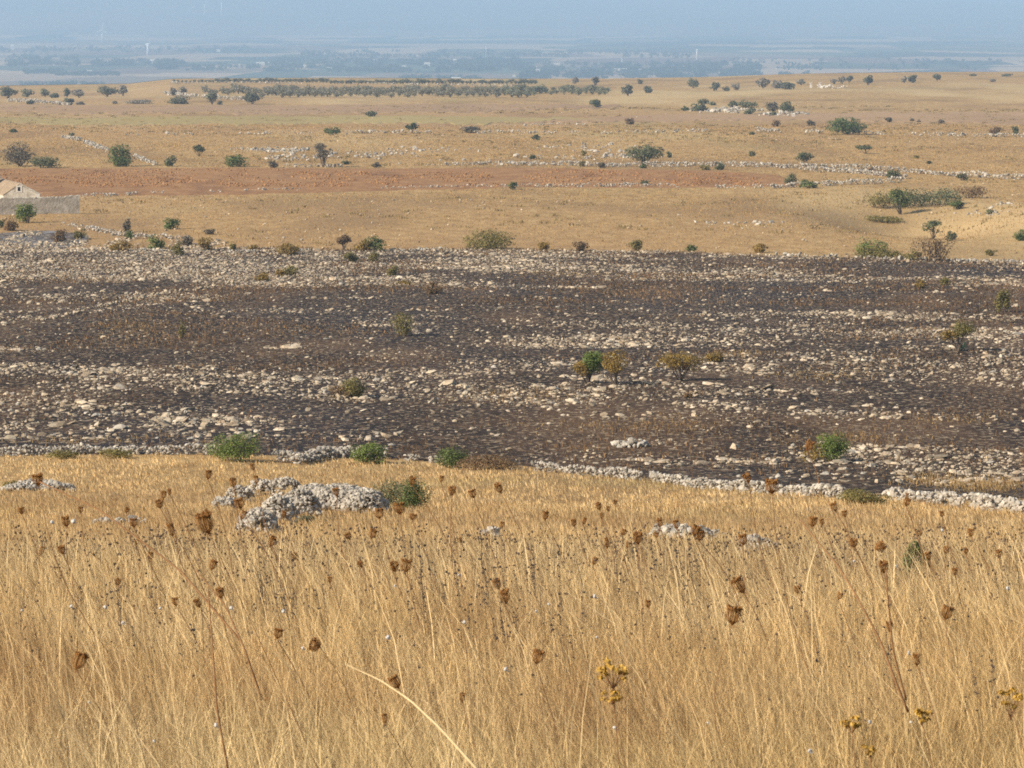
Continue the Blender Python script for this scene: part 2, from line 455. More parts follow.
# loose stones all over the burnt field
def stony(X, Y):
    b = fbm(X / 9 + 3 + Y / 30, Y / 7.0 - X / 40, 41, 5) * .5 + fbm(X / 34 + 9 + Y / 70, Y / 17 + X / 60, 45, 4) * .5
    return b
X, Y = wedge(460000, 100, 325, .205, rng)
lo, hi = burnt_limits(X, Y)
st = stony(X, Y)
edge = sstep(245, 300, Y) * .11 - .04
p = np.clip((st + edge - .43) * 4.6, 0.06, 1.0) * (.05 + .95 * sstep(3, 15 + 14 * fbm(X / 12, Y * 0, 23) + np.clip(X, 0, 20) * .6, Y - lo))
ok = (Y > lo + .7) & (Y < hi) & (rng.random(len(X)) < p * .42)
X, Y = X[ok], Y[ok]
sz = np.clip(rng.lognormal(math.log(.074), .58, len(X)), .03, .30)
mb = MB(); rocks(mb, np.stack([X, Y, h(X, Y) + .07 + sz * .10], 1), sz, rng, (.22, .6))
# ledges of bedrock: flat slabs broken up in irregular clusters
cx, cy = wedge(2600, 103, 318, .205, rng)
lo, hi = burnt_limits(cx, cy)
ok = (cy > lo + 7 + np.clip(cx, 0, 20) * .6) & (cy < hi - 1) & (rng.random(len(cx)) < np.clip((stony(cx, cy) + .6 * (sstep(235, 290, cy) - .5) * .2 - .42) * 5, .05, 1))
cx, cy = cx[ok], cy[ok]
kk = rng.integers(3, 16, len(cx)); ix = np.repeat(np.arange(len(cx)), kk)
sp_ = rng.uniform(.4, 1.5, len(cx))[ix]
X = cx[ix] + rng.normal(0, 1, len(ix)) * sp_ * 1.5; Y = cy[ix] + rng.normal(0, 1, len(ix)) * sp_ * .7
lo, hi = burnt_limits(X, Y); ok = (Y > lo + 2.5) & (Y < hi); X, Y = X[ok], Y[ok]
sz = np.clip(rng.lognormal(math.log(.17), .5, len(X)), .07, .55)
rocks(mb, np.stack([X, Y, h(X, Y) + .07 + sz * .05], 1), sz, rng, (.18, .5))
tag(mb.build('rubble', M['rubble']), 'pale limestone rubble strewn over the burnt field', 'rubble', None, 'stuff')
print('rubble', len(X))
px = rng.uniform(-40, 225, 5200); py = rng.uniform(225, 254, 5200)
ok = (py > np.interp(px, [0, 90, 130, 200], [234, 228, 232, 240])) & (fbm(px / 16, py / 5, 17) + (py - 246) * .012 > .47)
X, Y, Z = gpt(px[ok], py[ok]); sz = np.clip(rng.lognormal(math.log(.15), .5, len(X)), .05, .5)
mb = MB(); rocks(mb, np.stack([X, Y, Z + .1], 1), sz, rng, (.3, .7))
tag(mb.build('rubble', M['rubble']), 'loose pale stones around the ash patch and rubble bank', 'rubble', None, 'stuff')
# the larger rocks, one by one
protos = [MB() for _ in range(10)]
for m_ in protos: rocks(m_, np.zeros((1, 3)), np.array([1.]), rng, fine=True)
pm = [m_.mesh('rock', M['limestone']) for m_ in protos]
X, Y = wedge(9000, 100, 300, .185, rng)
lo, hi = burnt_limits(X, Y)
ok = (Y > lo + .8) & (Y < hi - 2) & (Y > lo + 3) & (rng.random(len(X)) < np.clip((stony(X, Y) - .47) * 8, .01, 1) * np.clip(150 / Y, 0, 1))
X, Y = X[ok][:285], Y[ok][:285]
for x, y in zip(X, Y):
    s_ = min(.125 * math.exp(abs(rng.normal(0, .45))), .36)
    o = bpy.data.objects.new('rock', pm[rng.integers(10)]); COL.objects.link(o)
    o.location = (x, y, float(h(x, y)) + .07 + s_ * .12); o.scale = (s_, s_ * rng.uniform(.6, 1), s_ * rng.uniform(.45, .95)); o.rotation_euler = (0, 0, rng.uniform(0, 6.28))
    third = 'near' if y < 150 else ('middle' if y < 205 else 'far')
    lab = {'near': 'larger pale limestone rock on the near part of the burnt field', 'middle': 'larger pale limestone rock across the middle of the burnt field',
           'far': 'larger pale limestone rock towards the far edge of the burnt field'}[third]
    tag(o, lab, 'rock', 'larger rocks on the %s burnt field' % third)

# ------------------------------------------------------------------ dry-stone walls and heaps
def line(pts, step=1.5):
    px = np.array([p[0] for p in pts], float); py = np.array([p[1] for p in pts], float)
    d = np.concatenate([[0], np.cumsum(np.hypot(np.diff(px), np.diff(py)))])
    t = np.arange(0, d[-1], step)
    return np.interp(t, d, px), np.interp(t, d, py)
def wall(pts, width, height, stone, label, gap=0.0, seed=1, mat='limestone', fine=False, dens=1.0, name='dry_stone_wall'):
    r = np.random.default_rng(seed)
    px, py = line(pts)
    X, Y, Z = gpt(px, py)
    d = np.concatenate([[0], np.cumsum(np.hypot(np.diff(X), np.diff(Y)))])
    n = int(d[-1] * max(height, stone) * (width + 2 * height) / (stone ** 3) * .22 * dens)
    n = min(n, 9000)
    t = r.uniform(0, d[-1], n)
    nz_ = fbm(t / (stone * 22), 0 * t, seed)
    keep = nz_ >= np.quantile(nz_, gap)
    t = t[keep]
    x = np.interp(t, d, X); y = np.interp(t, d, Y)
    o = r.uniform(-1, 1, len(t)); o2 = r.normal(0, .12, len(t))
    x += o2 * width; y += o * width * .5
    prof = .5 + .75 * fbm(t / (stone * 9), 0 * t + 3, seed + 2)
    hh = np.sqrt(np.maximum(1 - o * o, 0)) * height * prof
    s_ = np.clip(r.lognormal(math.log(stone * .5), .33, len(t)), stone * .25, stone * 1.1)
    z = h(x, y) + np.where(r.random(len(t)) < .6, hh, hh * r.random(len(t)))
    mb = MB(); rocks(mb, np.stack([x, y, z], 1), s_, r, (.6, .95), fine)
    x0, y0 = float(X.mean()), float(Y.mean()); z0 = float(h(x0, y0))
    for V in mb.v: V -= (x0, y0, z0)
    return tag(mb.build(name, M[mat], loc=(x0, y0, z0)), label, 'stone wall')

wall([(-150, 446), (0, 454), (60, 453), (140, 454), (215, 456)], .7, .42, .13, 'low broken stone wall between left grass and burnt field', .12, 3, fine=True)
wall([(255, 458), (300, 462), (330, 455), (385, 455)], 1.3, .46, .14, 'tumbled pale wall stretch between the two bright green bushes', .15, 4, fine=True)
wall([(385, 456), (430, 459), (500, 464)], .7, .28, .13, 'half buried wall stretch right of the second green bush', .42, 5, fine=True)
wall([(532, 470), (600, 476), (650, 481), (700, 487), (760, 493), (800, 496), (845, 500)], .4, .38, .125, 'long bright stone wall running along the burnt field edge', .03, 6, fine=True)
wall([(885, 502), (930, 507), (975, 511), (1024, 516), (1130, 525)], .45, .38, .135, 'bright stone wall at the lower right burnt edge', .03, 7, fine=True)
wall([(78, 197), (110, 196.5), (150, 193.5)], 1.1, .5, .34, 'short pale wall stretch right of the ruined yard wall', .2, 8)
wall([(150, 193.5), (230, 191.5), (300, 190.5), (380, 188.5), (470, 187), (512, 187)], .9, .40, .32, 'thin broken wall along the left lower edge of red soil', .38, 9)
wall([(512, 187.5), (570, 187), (640, 186.5), (700, 187.5), (768, 189)], 1.1, .55, .34, 'even grey wall along the lower edge of red soil', .12, 10)
wall([(768, 189), (820, 187), (860, 184.5), (905, 181.5)], 1.2, .8, .36, 'stone wall spur ending left of the hollow', .02, 11)
wall([(275, 167.5), (330, 167), (400, 166), (470, 165), (540, 165)], 2.0, .55, .40, 'whitish wall above red soil beside the bare tree', .28, 12)
wall([(540, 165.5), (600, 166.5), (680, 166), (760, 167), (800, 169)], 3.6, .75, .42, 'broad pale stone bank above red soil', .05, 13)
wall([(800, 170), (860, 174), (905, 178)], 4.0, .8, .42, 'broad pale stone bank sloping down above the wall spur', .05, 14)
wall([(800, 167), (850, 169), (905, 172), (960, 176.5), (1024, 179.5), (1130, 183)], 2.4, .85, .42, 'long stone wall crossing above the hollow', .08, 15)
wall([(60, 137), (80, 141), (100, 149), (112, 152)], 2.2, .7, .5, 'pale wall running diagonally down to the round green bush', .2, 16)
wall([(135, 157), (145, 162), (158, 167)], 1.6, .6, .45, 'short diagonal wall end right of the round green bush', .1, 17)
wall([(95, 135.5), (190, 135), (256, 134), (330, 134)], 1.8, .55, .55, 'faint thin wall across the left golden field', .42, 18)
wall([(345, 134), (400, 133.5), (440, 134), (512, 133.5)], 2.4, .8, .55, 'grey wall either side of the small round shrub', .25, 19)
wall([(512, 133.5), (600, 134), (700, 132.5), (712, 131)], 2.2, .7, .55, 'dim grey wall across the middle golden field', .30, 20)
wall([(755, 132), (800, 134), (865, 134.5), (950, 136), (1024, 138), (1120, 140)], 3.0, .85, .6, 'pale wall passing the large dark green tree', .32, 21)
wall([(8, 101), (30, 102), (52, 104), (68, 105.5)], 5.0, 1.1, .8, 'pale wall among the trees on the far left', .15, 22)
wall([(170, 83.5), (230, 83), (330, 83.5), (430, 85), (520, 86)], 4, .7, .9, 'pale stone wall under the tree row on the crest', .15, 23)
wall([(165, 95), (215, 99), (260, 101.5)], 4, 1.2, .9, 'pale wall at the left foot of the orchard', .2, 24)
wall([(512, 125.5), (580, 125), (660, 127)], 1.6, .5, .5, 'thin line of stones in the fallow field', .5, 25)
wall([(84, 228), (100, 232), (122, 236), (150, 238), (200, 241)], 1.6, .45, .30, 'pale rubble bank right of the ash patch', .12, 26)
wall([(-60, 226), (20, 225), (60, 225), (84, 227)], 1.0, .28, .28, 'scattered stone line below the yard wall', .42, 27)
wall([(128, 251), (240, 254), (330, 252), (400, 253), (455, 250)], 1.6, .30, .30, 'stone line at the left far edge of the burnt field', .33, 28)
wall([(780, 256), (850, 259), (930, 263), (1024, 265), (1120, 266)], 2.4, .40, .36, 'stone line at the right far edge of the burnt field', .15, 29)
wall([(815, 88), (840, 88.5), (848, 88.5)], 2.0, 1.3, .9, 'short white wall right of the ridge gate posts', 0, 30, 'whitewash')
wall([(0, 327), (40, 322), (80, 314), (140, 300), (200, 291), (256, 282), (330, 276)], 1.3, .26, .26, 'old tumbled wall line slanting across the burnt field', .30, 38, 'rubble')

r = np.random.default_rng(15)
px = r.uniform(-40, 775, 5200); py = 168.5 + 19 * r.random(5200) ** .8
ok = (py > np.interp(px, [640, 775], [170, 176])) & (py < np.interp(px, [0, 270, 512, 775], [197, 193, 186, 186])) & (fbm(px / 30, py / 3, 66) > .45)
X, Y, Z = gpt(px[ok], py[ok])
mb = MB(); rocks(mb, np.stack([X, Y, Z + .1], 1), r.uniform(.10, .30, len(X)), r, (.5, .9))
tag(mb.build('clods', M['red']), 'clods of turned reddish soil over the ploughed strip', 'clods', None, 'stuff')

def heap(bumps, stone, label, n, seed, name='stone_heap'):
    """bumps: (px, base_py, height, rx, ry) loose mounds of stones"""
    r = np.random.default_rng(seed); C = []
    for px, py, hh, rx, ry in bumps:
        x, y, z = gpt(np.array(px), np.array(py)); C.append((float(x), float(y), hh, rx, ry))
    def H(x, y):
        z = 0 * x
        for cx, cy, hh, rx, ry in C:
            q = ((x - cx) / rx) ** 2 + ((y - cy) / ry) ** 2
            z = np.maximum(z, hh * np.sqrt(np.maximum(1 - q, 0)))
        return z
    w = np.array([float(c[3] * c[4]) for c in C]); w /= w.sum()
    k = r.choice(len(C), n, p=w); C_ = np.array(C)[k]
    a = r.uniform(0, 6.283, n); q = np.sqrt(r.random(n))
    x = C_[:, 0] + np.cos(a) * q * C_[:, 3]; y = C_[:, 1] + np.sin(a) * q * C_[:, 4]
    s_ = np.clip(r.lognormal(math.log(stone * .5), .35, n), stone * .22, stone * 1.2)
    z = h(x, y) + H(x, y) - s_ * .25 + r.uniform(-.04, .07, n)
    mb = MB(); rocks(mb, np.stack([x, y, z], 1), s_, r, (.55, .95), True)
    x0, y0 = C[0][0], C[0][1]; z0 = float(h(x0, y0))
    for V in mb.v: V -= (x0, y0, z0)
    return tag(mb.build(name, M['limestone'], loc=(x0, y0, z0)), label, 'stone heap')

def heaps(bumps, stone, label, n, seed):
    r = np.random.default_rng(seed); Xs = []; Ys = []
    for px, py, hh, rx, ry in bumps:
        x, y, z = gpt(np.array(float(px)), np.array(float(py))); k = int(n / len(bumps) * .8)
        Xs.append(x + r.normal(0, rx * .75, k)); Ys.append(y + r.normal(0, ry * 1.6, k))
    X = np.concatenate(Xs); Y = np.concatenate(Ys)
    sz = np.clip(r.lognormal(math.log(stone * .42), .45, len(X)), stone * .15, stone * 1.1)
    mb = MB(); rocks(mb, np.stack([X, Y, h(X, Y) + sz * .25], 1), sz, r, (.4, .9), True)
    tag(mb.build('scattered_stones', M['limestone']), label, 'stones', None, 'stuff')
heap([(338, 517, .70, 1.0, 1.2), (313, 514, .70, .62, 1.0), (364, 518, .58, .6, .8), (285, 497, .56, .6, .35), (262, 497, .50, .5, .35), (240, 502, .44, .45, .35), (224, 510, .32, .36, .35),
      (300, 525, .66, .5, .6), (278, 531, .58, .42, .5), (258, 539, .44, .40, .5)], .098,
     'big grey ruined heap of stones with a hollow, left of the leafy bush', 5200, 51)
heap([(38, 490, .30, .9, .5), (20, 491, .22, .6, .5), (58, 491, .20, .6, .5)], .14, 'small pale stone heap at the left frame edge', 560, 52)
heap([(682, 548, .22, .55, .5), (668, 545, .2, .3, .4), (700, 545, .15, .45, .4)], .14, 'low heap of white stones in the right grass', 300, 53)
heap([(757, 561, .22, .28, .3)], .12, 'tiny heap of white stones right of the low heap', 60, 54)
heap([(492, 549, .16, .13, .13)], .14, 'single pile of white stones in mid grass', 22, 55)
heap([(120, 528, .08, .7, .2)], .12, 'thin line of stones in the left grass', 60, 56)
heaps([(380, 152, 1.2, 7, 6), (430, 150, 1.0, 8, 5), (360, 156, .8, 5, 5)], .7, 'scattered pale stones beyond the bare tree', 130, 57)
heaps([(300, 158, .9, 5, 4), (285, 151, .8, 5, 3), (265, 150, .7, 5, 3)], .6, 'pale stones left of the bare tree', 330, 58)
heaps([(610, 152, 1.0, 7, 6), (590, 146, .9, 10, 6), (560, 158, .6, 12, 4), (625, 157, 1.2, 4, 4)], .65, 'spread of pale stones left of the grey green bush', 220, 59)
heaps([(715, 111, 2.0, 6, 8), (738, 110, 1.6, 5, 8), (782, 114, 2.0, 6, 6)], 1.1, 'pale rocks among the dark shrubs on the slope', 270, 60)
heaps([(722, 222, .5, 2.4, 1.6), (762, 222, .45, 1.6, 1.4)], .4, 'pale stones in the golden field above the burnt edge', 60, 61)
heaps([(980, 211, .5, 1.6, 1.2), (993, 213, .4, 1.2, 1.2), (1003, 204, .4, 1.0, 1)], .45, 'pale stones on the slope right of the hollow', 50, 62)
heap([(530, 104 + 62, .5, 6, 3)], .5, 'low stones on the wall line left of middle', 50, 63)
heap([(635, 447, .38, .55, .5), (624, 446, .25, .5, .5)], .30, 'cluster of big pale boulders on the burnt field', 40, 64, 'boulder_group')

# ------------------------------------------------------------------ foliage
def leaves(mb, P, nrm, size, r):
    n = len(P)
    a = r.normal(size=(n, 3)); nn = nrm + r.normal(0, .65, (n, 3)); nn /= np.linalg.norm(nn, axis=1)[:, None] + 1e-9
    u = np.cross(nn, a); u /= np.linalg.norm(u, axis=1)[:, None] + 1e-9
    v = np.cross(nn, u)
    s_ = size * r.uniform(.6, 1.3, n)[:, None]
    V = np.stack([P - u * s_ * .5, P - v * s_ * .32 + u * s_ * .05, P + u * s_ * .55, P + v * s_ * .32 + u * s_ * .05], 1)
    mb.add(V.reshape(-1, 3), [np.arange(4 * n).reshape(n, 4)])

def crown(mb, w, d, z0, z1, n, leaf, r, clumps=14, gap=.25, cx=0, cy=0, wide=1.0, twig=False):
    """leaves gathered in clumps spread over an uneven dome of width w, depth d, from z0 to z1"""
    hh = (z1 - z0)
    C = []
    while len(C) < clumps:
        q = r.uniform(-1, 1, 3)
        if 0.25 < np.linalg.norm(q) < 1: C.append(q)
    C = np.array(C)
    rad = r.uniform(.26, .46, clumps)
    C = C * (1 - rad[:, None] * .8)
    k = r.choice(clumps, n, p=rad ** 2 / (rad ** 2).sum())
    dirs = r.normal(size=(n, 3)); dirs /= np.linalg.norm(dirs, axis=1)[:, None]
    q = C[k] + dirs * (rad[k] * r.uniform(.55, 1.08, n) ** .6)[:, None]
    P = np.stack([cx + q[:, 0] * w / 2, cy + q[:, 1] * d / 2, z0 + (q[:, 2] * .5 + .5) * hh], 1)
    out = q / (np.linalg.norm(q, axis=1)[:, None] + 1e-6)
    nr = dirs * .6 + out * .5 + np.array([0, 0, .35])
    leaves(mb, P, nr, leaf, r)
    return C

def limbs(mb, w, d, z0, z1, r, n, rad, base_spread=.1, cx=0, cy=0):
    for i in range(n):
        a = r.uniform(0, 6.283); e = r.uniform(.4, .95)
        b = np.array([cx + math.cos(a) * w * base_spread * .5, cy + math.sin(a) * d * base_spread * .5, -0.05])
        t = np.array([cx + math.cos(a) * w * .42 * e, cy + math.sin(a) * d * .42 * e, z0 + (z1 - z0) * r.uniform(.4, .9)])
        m_ = (b + t) / 2 + r.normal(0, .05 * w, 3) + np.array([0, 0, .1 * (z1 - z0)])
        mb.tube([b, m_, t], [rad, rad * .6, rad * .2], 5)

def plant(name, px, py, w, hpx, pal, label, cat=None, trunk=0.0, n=None, seed=None, group=None, second=None, clumps=14, lean=0):
    """px,py: where it stands; w,hpx: its size as seen; trunk: share of height that is bare stem"""
    r = np.random.default_rng(seed if seed is not None else int(px * 131 + py * 17))
    X, Y, Z = [float(q) for q in gpt(np.array(float(px)), np.array(float(py)))]
    m = Y / F
    W, H = w * m, hpx * m
    e = empty(name, (X, Y, Z), label, cat or ('tree' if 'tree' in name else 'shrub'), group)
    leaf = max(1.9 * m, .035)
    n = int((n or np.clip(w * hpx * 2.2, 110, 2600)) * 1.35); W *= 1.12; H *= 1.06
    if w > 24: clumps = max(clumps, 26)
    mb = MB(); z0 = H * trunk - (0 if trunk else .12 * H)
    twiggy = pal in ('grey', 'brown')
    if second:
        pal2, share = second
        m2 = MB()
        crown(m2, W * .62, W * .5, z0, H * .72, int(n * share), leaf, r, clumps, cx=-W * .18)
        crown(mb, W * .72, W * .62, z0 + .1 * H, H, int(n * (1 - share)), leaf, r, clumps, cx=W * .12)
        mb.build('foliage', M[pal], e); tag(m2.build('foliage', M[pal2], e), 'yellowing outer foliage' if pal2 == 'ochre' else None)
    else:
        crown(mb, W, W * .8, z0, H, n, leaf, r, clumps, cx=lean * W)
        mb.build('foliage', M[pal], e)
    st = MB()
    if trunk:
        tr = max(.05 * H, .5 * m)
        st.tube([(0, 0, -.1), (W * .03, 0, H * trunk * .6), (lean * W, 0, H * trunk * 1.1), (lean * W, 0, H * .8)], [tr, tr * .75, tr * .6, tr * .2], 6)
        limbs(st, W, W * .8, z0, H, r, 6, tr * .45, .02)
        st.build('trunk', M['bark'], e)
    else:
        limbs(st, W, W * .8, 0, H, r, 16 if twiggy else 7, max(.018 * H, .22 * m), .25)
        st.build('stem', M['bark'], e)
    return e

P = plant
# along the near wall and in the grass
P('bush', 235, 462, 54, 31, 'green', 'large bright green bush on the wall line at left', seed=1, n=2600)
P('bush', 370, 461, 38, 22, 'green', 'smaller bright green bush on the wall right of the stone stretch', seed=2)
P('bush', 452, 466, 36, 22, 'deep', 'dull green bush at the wall where dry brush begins', seed=3)
P('bush', 492, 468, 70, 14, 'brown', 'dry brown brush beside the dull green wall bush', seed=4)
P('bush', 115, 458, 40, 10, 'olive', 'low olive tuft on the left broken wall', seed=5)
P('bush', 62, 458, 34, 9, 'olive', 'low faded tuft at the far left of the broken wall', seed=6)
P('bush', 826, 464, 52, 34, 'green', 'large green bush standing alone on the lower burnt field', seed=7, second=('ochre', .22), n=2600)
P('bush', 413, 514, 38, 36, 'deep', 'dark leafy bush beside the big stone heap', seed=8, n=2400)
P('bush', 391, 512, 42, 36, 'greygreen', 'pale twiggy bush between stone heap and dark leafy bush', seed=9, n=1500)
P('bush', 914, 588, 34, 50, 'deep', 'small green bush alone in the right grass', seed=10, n=1300)
P('bush', 306, 530, 26, 10, 'greygreen', 'low weedy tuft in front of the stone heap', seed=11)
P('bush', 12, 490, 20, 10, 'olive', 'green weeds beside the small left stone heap', seed=12)
P('bush', 860, 508, 56, 16, 'olive', 'faded green grass clump in the right wall gap', seed=13)
# on the burnt field
P('tree', 588, 384, 34, 34, 'green', 'small green tree turning ochre on the burnt field', trunk=.18, second=('ochre', .3), seed=21)
P('tree', 615, 385, 36, 36, 'ochre', 'ochre open tree right beside the green one', trunk=.3, seed=22, n=1100)
P('tree', 680, 381, 46, 31, 'ochre', 'wide ochre tree with flat crown on the burnt field', trunk=.28, seed=23, n=1500)
P('bush', 714, 361, 20, 12, 'ochre', 'small ochre bush right of the wide ochre tree', seed=24)
P('tree', 958, 352, 36, 32, 'olive', 'olive tree with long shadow at the right burnt field', trunk=.3, seed=25, second=('ochre', .35), n=1300)
P('cactus', 963, 351, 9, 10, 'cactus', 'pale green plant at the foot of the right olive tree', 'plant', seed=26, n=60)
P('bush', 349, 397, 40, 21, 'olive', 'wide low olive green bush on the left burnt field', seed=27, second=('brown', .3))
P('bush', 403, 335, 26, 27, 'olive', 'upright olive bush in the middle left burnt field', seed=28, n=700)
P('bush', 433, 296, 20, 13, 'brown', 'dull brown bush on the upper burnt field', seed=29)
P('bush', 393, 276, 14, 11, 'olive', 'faint olive bush on the upper burnt field', seed=30)
P('bush', 405, 286, 16, 5, 'ochre', 'low ochre tuft under the faint olive bush', seed=31)
P('bush', 182, 340, 8, 20, 'olive', 'thin upright shrub on the left burnt field', seed=32)
P('bush', 1003, 312, 18, 24, 'olive', 'slender olive bush near the right frame edge', seed=33)
P('bush', 920, 289, 12, 10, 'ochre', 'yellow round tuft on the upper right burnt field', seed=34)
P('bush', 945, 286, 12, 9, 'olive', 'olive round tuft beside the yellow tuft', seed=35)
P('bush', 263, 283, 20, 9, 'ochre', 'yellow bush on the upper left burnt field', seed=36)
P('bush', 287, 278, 24, 13, 'olive', 'olive bush touching the yellow bush at upper left', seed=37, second=('ochre', .4))
P('bush', 350, 264, 16, 13, 'olive', 'small olive bush below the rusty little tree', seed=38)
P('bush', 374, 263, 14, 10, 'olive', 'low olive bush in front of the green ochre mound', seed=39)
P('bush', 690, 397, 16, 8, 'brown', 'low scorched shrub under the wide ochre tree', seed=40)
# far edge of the burnt field
P('bush', 487, 249, 60, 20, 'olive', 'wide olive thicket on the far burnt edge', seed=41, n=1900)
P('bush', 370, 252, 34, 15, 'deep', 'rounded green ochre mound on the far burnt edge', seed=42, second=('ochre', .45))
P('tree', 343, 251, 18, 17, 'brown', 'rusty little tree on the far burnt edge', trunk=.35, seed=43)
P('bush', 289, 256, 26, 12, 'ochre', 'ochre bush at the left far burnt edge', seed=44)
P('bush', 543, 250, 16, 9, 'ochre', 'low ochre bush right of the wide olive thicket', seed=45)
P('bush', 580, 251, 17, 13, 'brown', 'russet bush on the far burnt edge', seed=46)
P('bush', 636, 251, 18, 13, 'olive', 'olive bush right of the russet bush', seed=47)
P('bush', 691, 252, 13, 7, 'deep', 'tiny green bush on the far burnt edge', seed=48)
P('bush', 760, 252, 18, 9, 'ochre', 'ochre bush left of the green topped bush', seed=49)
P('bush', 872, 256, 32, 20, 'green', 'bushy green shrub on the right far burnt edge', seed=50, n=1100)
P('bush', 878, 259, 46, 13, 'olive', 'olive skirt bush below the green edge shrub', seed=51)
P('bush', 935, 263, 46, 31, 'brown', 'large brown twiggy bush on the right burnt edge', seed=52, n=900)
P('bush', 912, 262, 22, 12, 'olive', 'olive bush left of the large twiggy bush', seed=53)
P('bush', 991, 256, 12, 7, 'olive', 'small olive tuft right of the twiggy bush', seed=54)
# around the hollow
P('tree', 900, 213, 26, 27, 'deep', 'rounded green tree standing in the hollow', trunk=.2, seed=61, n=900)
P('tree', 933, 239, 22, 19, 'greygreen', 'small flat topped tree below the hollow', trunk=.3, seed=62, n=500)
P('bush', 951, 240, 11, 11, 'greygreen', 'little pale green shrub right of the flat topped tree', seed=63)
P('bush', 958, 208, 18, 9, 'deep', 'green shrub on the right flank of the hollow', seed=64)
P('bush', 990, 213, 10, 5, 'greygreen', 'small shrub among slope stones', seed=65)
P('bush', 1021, 240, 16, 12, 'deep', 'green shrub cut by the right frame edge', seed=66)
P('bush', 894, 178, 17, 9, 'dark', 'dark shrub between the two stone banks', seed=67)
P('bush', 962, 180, 12, 7, 'dark', 'dark shrub on the wall above the hollow', seed=68)
P('bush', 871, 172, 10, 4, 'brown', 'flat brown shrub on the upper stone bank', seed=69)
P('bush', 791, 185, 14, 11, 'greygreen', 'grey green shrub left of the wall spur', seed=70)
P('bush', 808, 189, 18, 9, 'deep', 'low green shrub at the wall spur', seed=71)
P('bush', 885, 221, 40, 8, 'olive', 'dull strip of scrub below the hollow tree', seed=72)
tq = P('thicket', 912, 206, 56, 19, 'dark', 'dark thicket right behind the hollow tree', 'thicket', seed=73, n=1100, clumps=40)
P('thicket', 945, 204, 44, 18, 'greygreen', 'grey green middle thicket of the hollow', 'thicket', seed=731, n=800, clumps=34)
P('thicket', 971, 198, 34, 13, 'brown', 'brownish thicket at the right end of the hollow', 'thicket', seed=732, n=480, clumps=26)
P('thicket', 880, 207, 40, 17, 'olive', 'olive thicket at the left end of the hollow', 'thicket', seed=74, n=700, clumps=30)
P('bush', 805, 162, 17, 10, 'dark', 'small dark two stemmed shrub in the right golden field', seed=75)
P('tree', 865, 154, 19, 9, 'dark', 'small umbrella shaped tree in the right golden field', trunk=.35, seed=76)
P('bush', 916, 159, 7, 3, 'olive', 'tiny tuft in the right golden field', seed=77)
P('bush', 929, 164, 5, 3, 'dark', 'tiny dark tuft below the other tuft at right', seed=78)
P('bush', 995, 134, 20, 7, 'brown', 'brown shrub on the wall at far right', seed=79)
P('tree', 1015, 137, 9, 11, 'greygreen', 'small grey tree at the right end of the pale wall', trunk=.2, seed=80)
# golden fields beyond
P('tree', 846, 135, 42, 18, 'deep', 'large broad green tree on the pale right wall', trunk=.01, seed=81, n=1600)
P('tree', 645, 163, 40, 18, 'greygreen', 'broad grey green tree on the pale stone bank', trunk=.01, seed=82, n=1500)
P('bush', 643, 168, 9, 5, 'deep', 'small green bush at the foot of the broad grey tree', seed=83)
P('bush', 669, 158, 6, 7, 'greygreen', 'small shrub right beside the broad grey tree', seed=84)
P('bush', 583, 167, 8, 6, 'olive', 'small olive bush on the stone bank', seed=85)
P('bush', 602, 168, 11, 6, 'grey', 'greyish dry bush on the stone bank', seed=86)
P('bush', 720, 170, 12, 8, 'dark', 'dark green bush on the pale stone bank right of middle', seed=87)
P('bush', 706, 170, 12, 6, 'olive', 'olive bush beside the dark bank bush', seed=88)
P('bush', 752, 156, 8, 6, 'greygreen', 'lone grey green tuft right of the broad tree', seed=89)
P('bush', 752, 135, 6, 3, 'dark', 'tiny dark tuft on the middle wall', seed=90)
P('bush', 536, 140, 10, 6, 'dark', 'small dark bush below the dim middle wall', seed=91)
P('bush', 583, 156, 8, 6, 'olive', 'small olive bush among scattered stones', seed=92)
P('bush', 532, 160, 8, 5, 'dark', 'small dark bush by the left stones', seed=93)
P('tree', 323, 167, 22, 25, 'grey', 'bare grey tree standing on the whitish wall', trunk=.25, seed=94, n=420)
P('bush', 273, 168, 12, 8, 'grey', 'small grey bush left of the bare tree', seed=95)
P('bush', 346, 164, 12, 4, 'dark', 'flat dark bush right of the bare tree', seed=96)
P('bush', 376, 167, 10, 5, 'grey', 'low grey bush on the whitish wall', seed=97)
P('bush', 333, 135, 16, 9, 'deep', 'rounded green shrub on the left grey wall', seed=98)
P('tree', 412, 133, 14, 10, 'dark', 'small round shrub tree with shadow on the grey wall', trunk=.1, seed=99)
P('bush', 471, 133, 22, 8, 'grey', 'greyish flat bush on the grey wall', seed=100)
P('bush', 371, 117, 13, 6, 'dark', 'dark dome shrub alone in the far golden field', seed=101)
P('bush', 122, 167, 29, 22, 'deep', 'dense round green bush at the edge of red soil', seed=102, n=1300)
P('bush', 171, 167, 14, 11, 'greygreen', 'small grey green bush right of the dense round bush', seed=103)
P('tree', 199, 157, 13, 11, 'dark', 'small dark tree with shadow in the left golden field', trunk=.25, seed=104)
P('bush', 236, 167, 28, 13, 'deep', 'wide flat green bush at the edge of red soil', seed=105, n=700)
P('tree', 20, 166, 40, 23, 'grey', 'large grey leafless tree at the far left', trunk=.04, seed=106, n=1300, clumps=30)
P('bush', 45, 168, 30, 12, 'greygreen', 'grey green scrub right of the grey leafless tree', seed=107)
P('bush', 14, 133, 9, 4, 'dark', 'small dark shrub in the upper left golden field', seed=108)
P('bush', 72, 137, 6, 5, 'greygreen', 'tiny shrub at the top of the diagonal wall', seed=109)
P('bush', 513, 190, 9, 8, 'deep', 'small green shrub on the wall under red soil', seed=110)
P('bush', 645, 184, 9, 5, 'greygreen', 'tiny grey shrub in the red soil', seed=111)
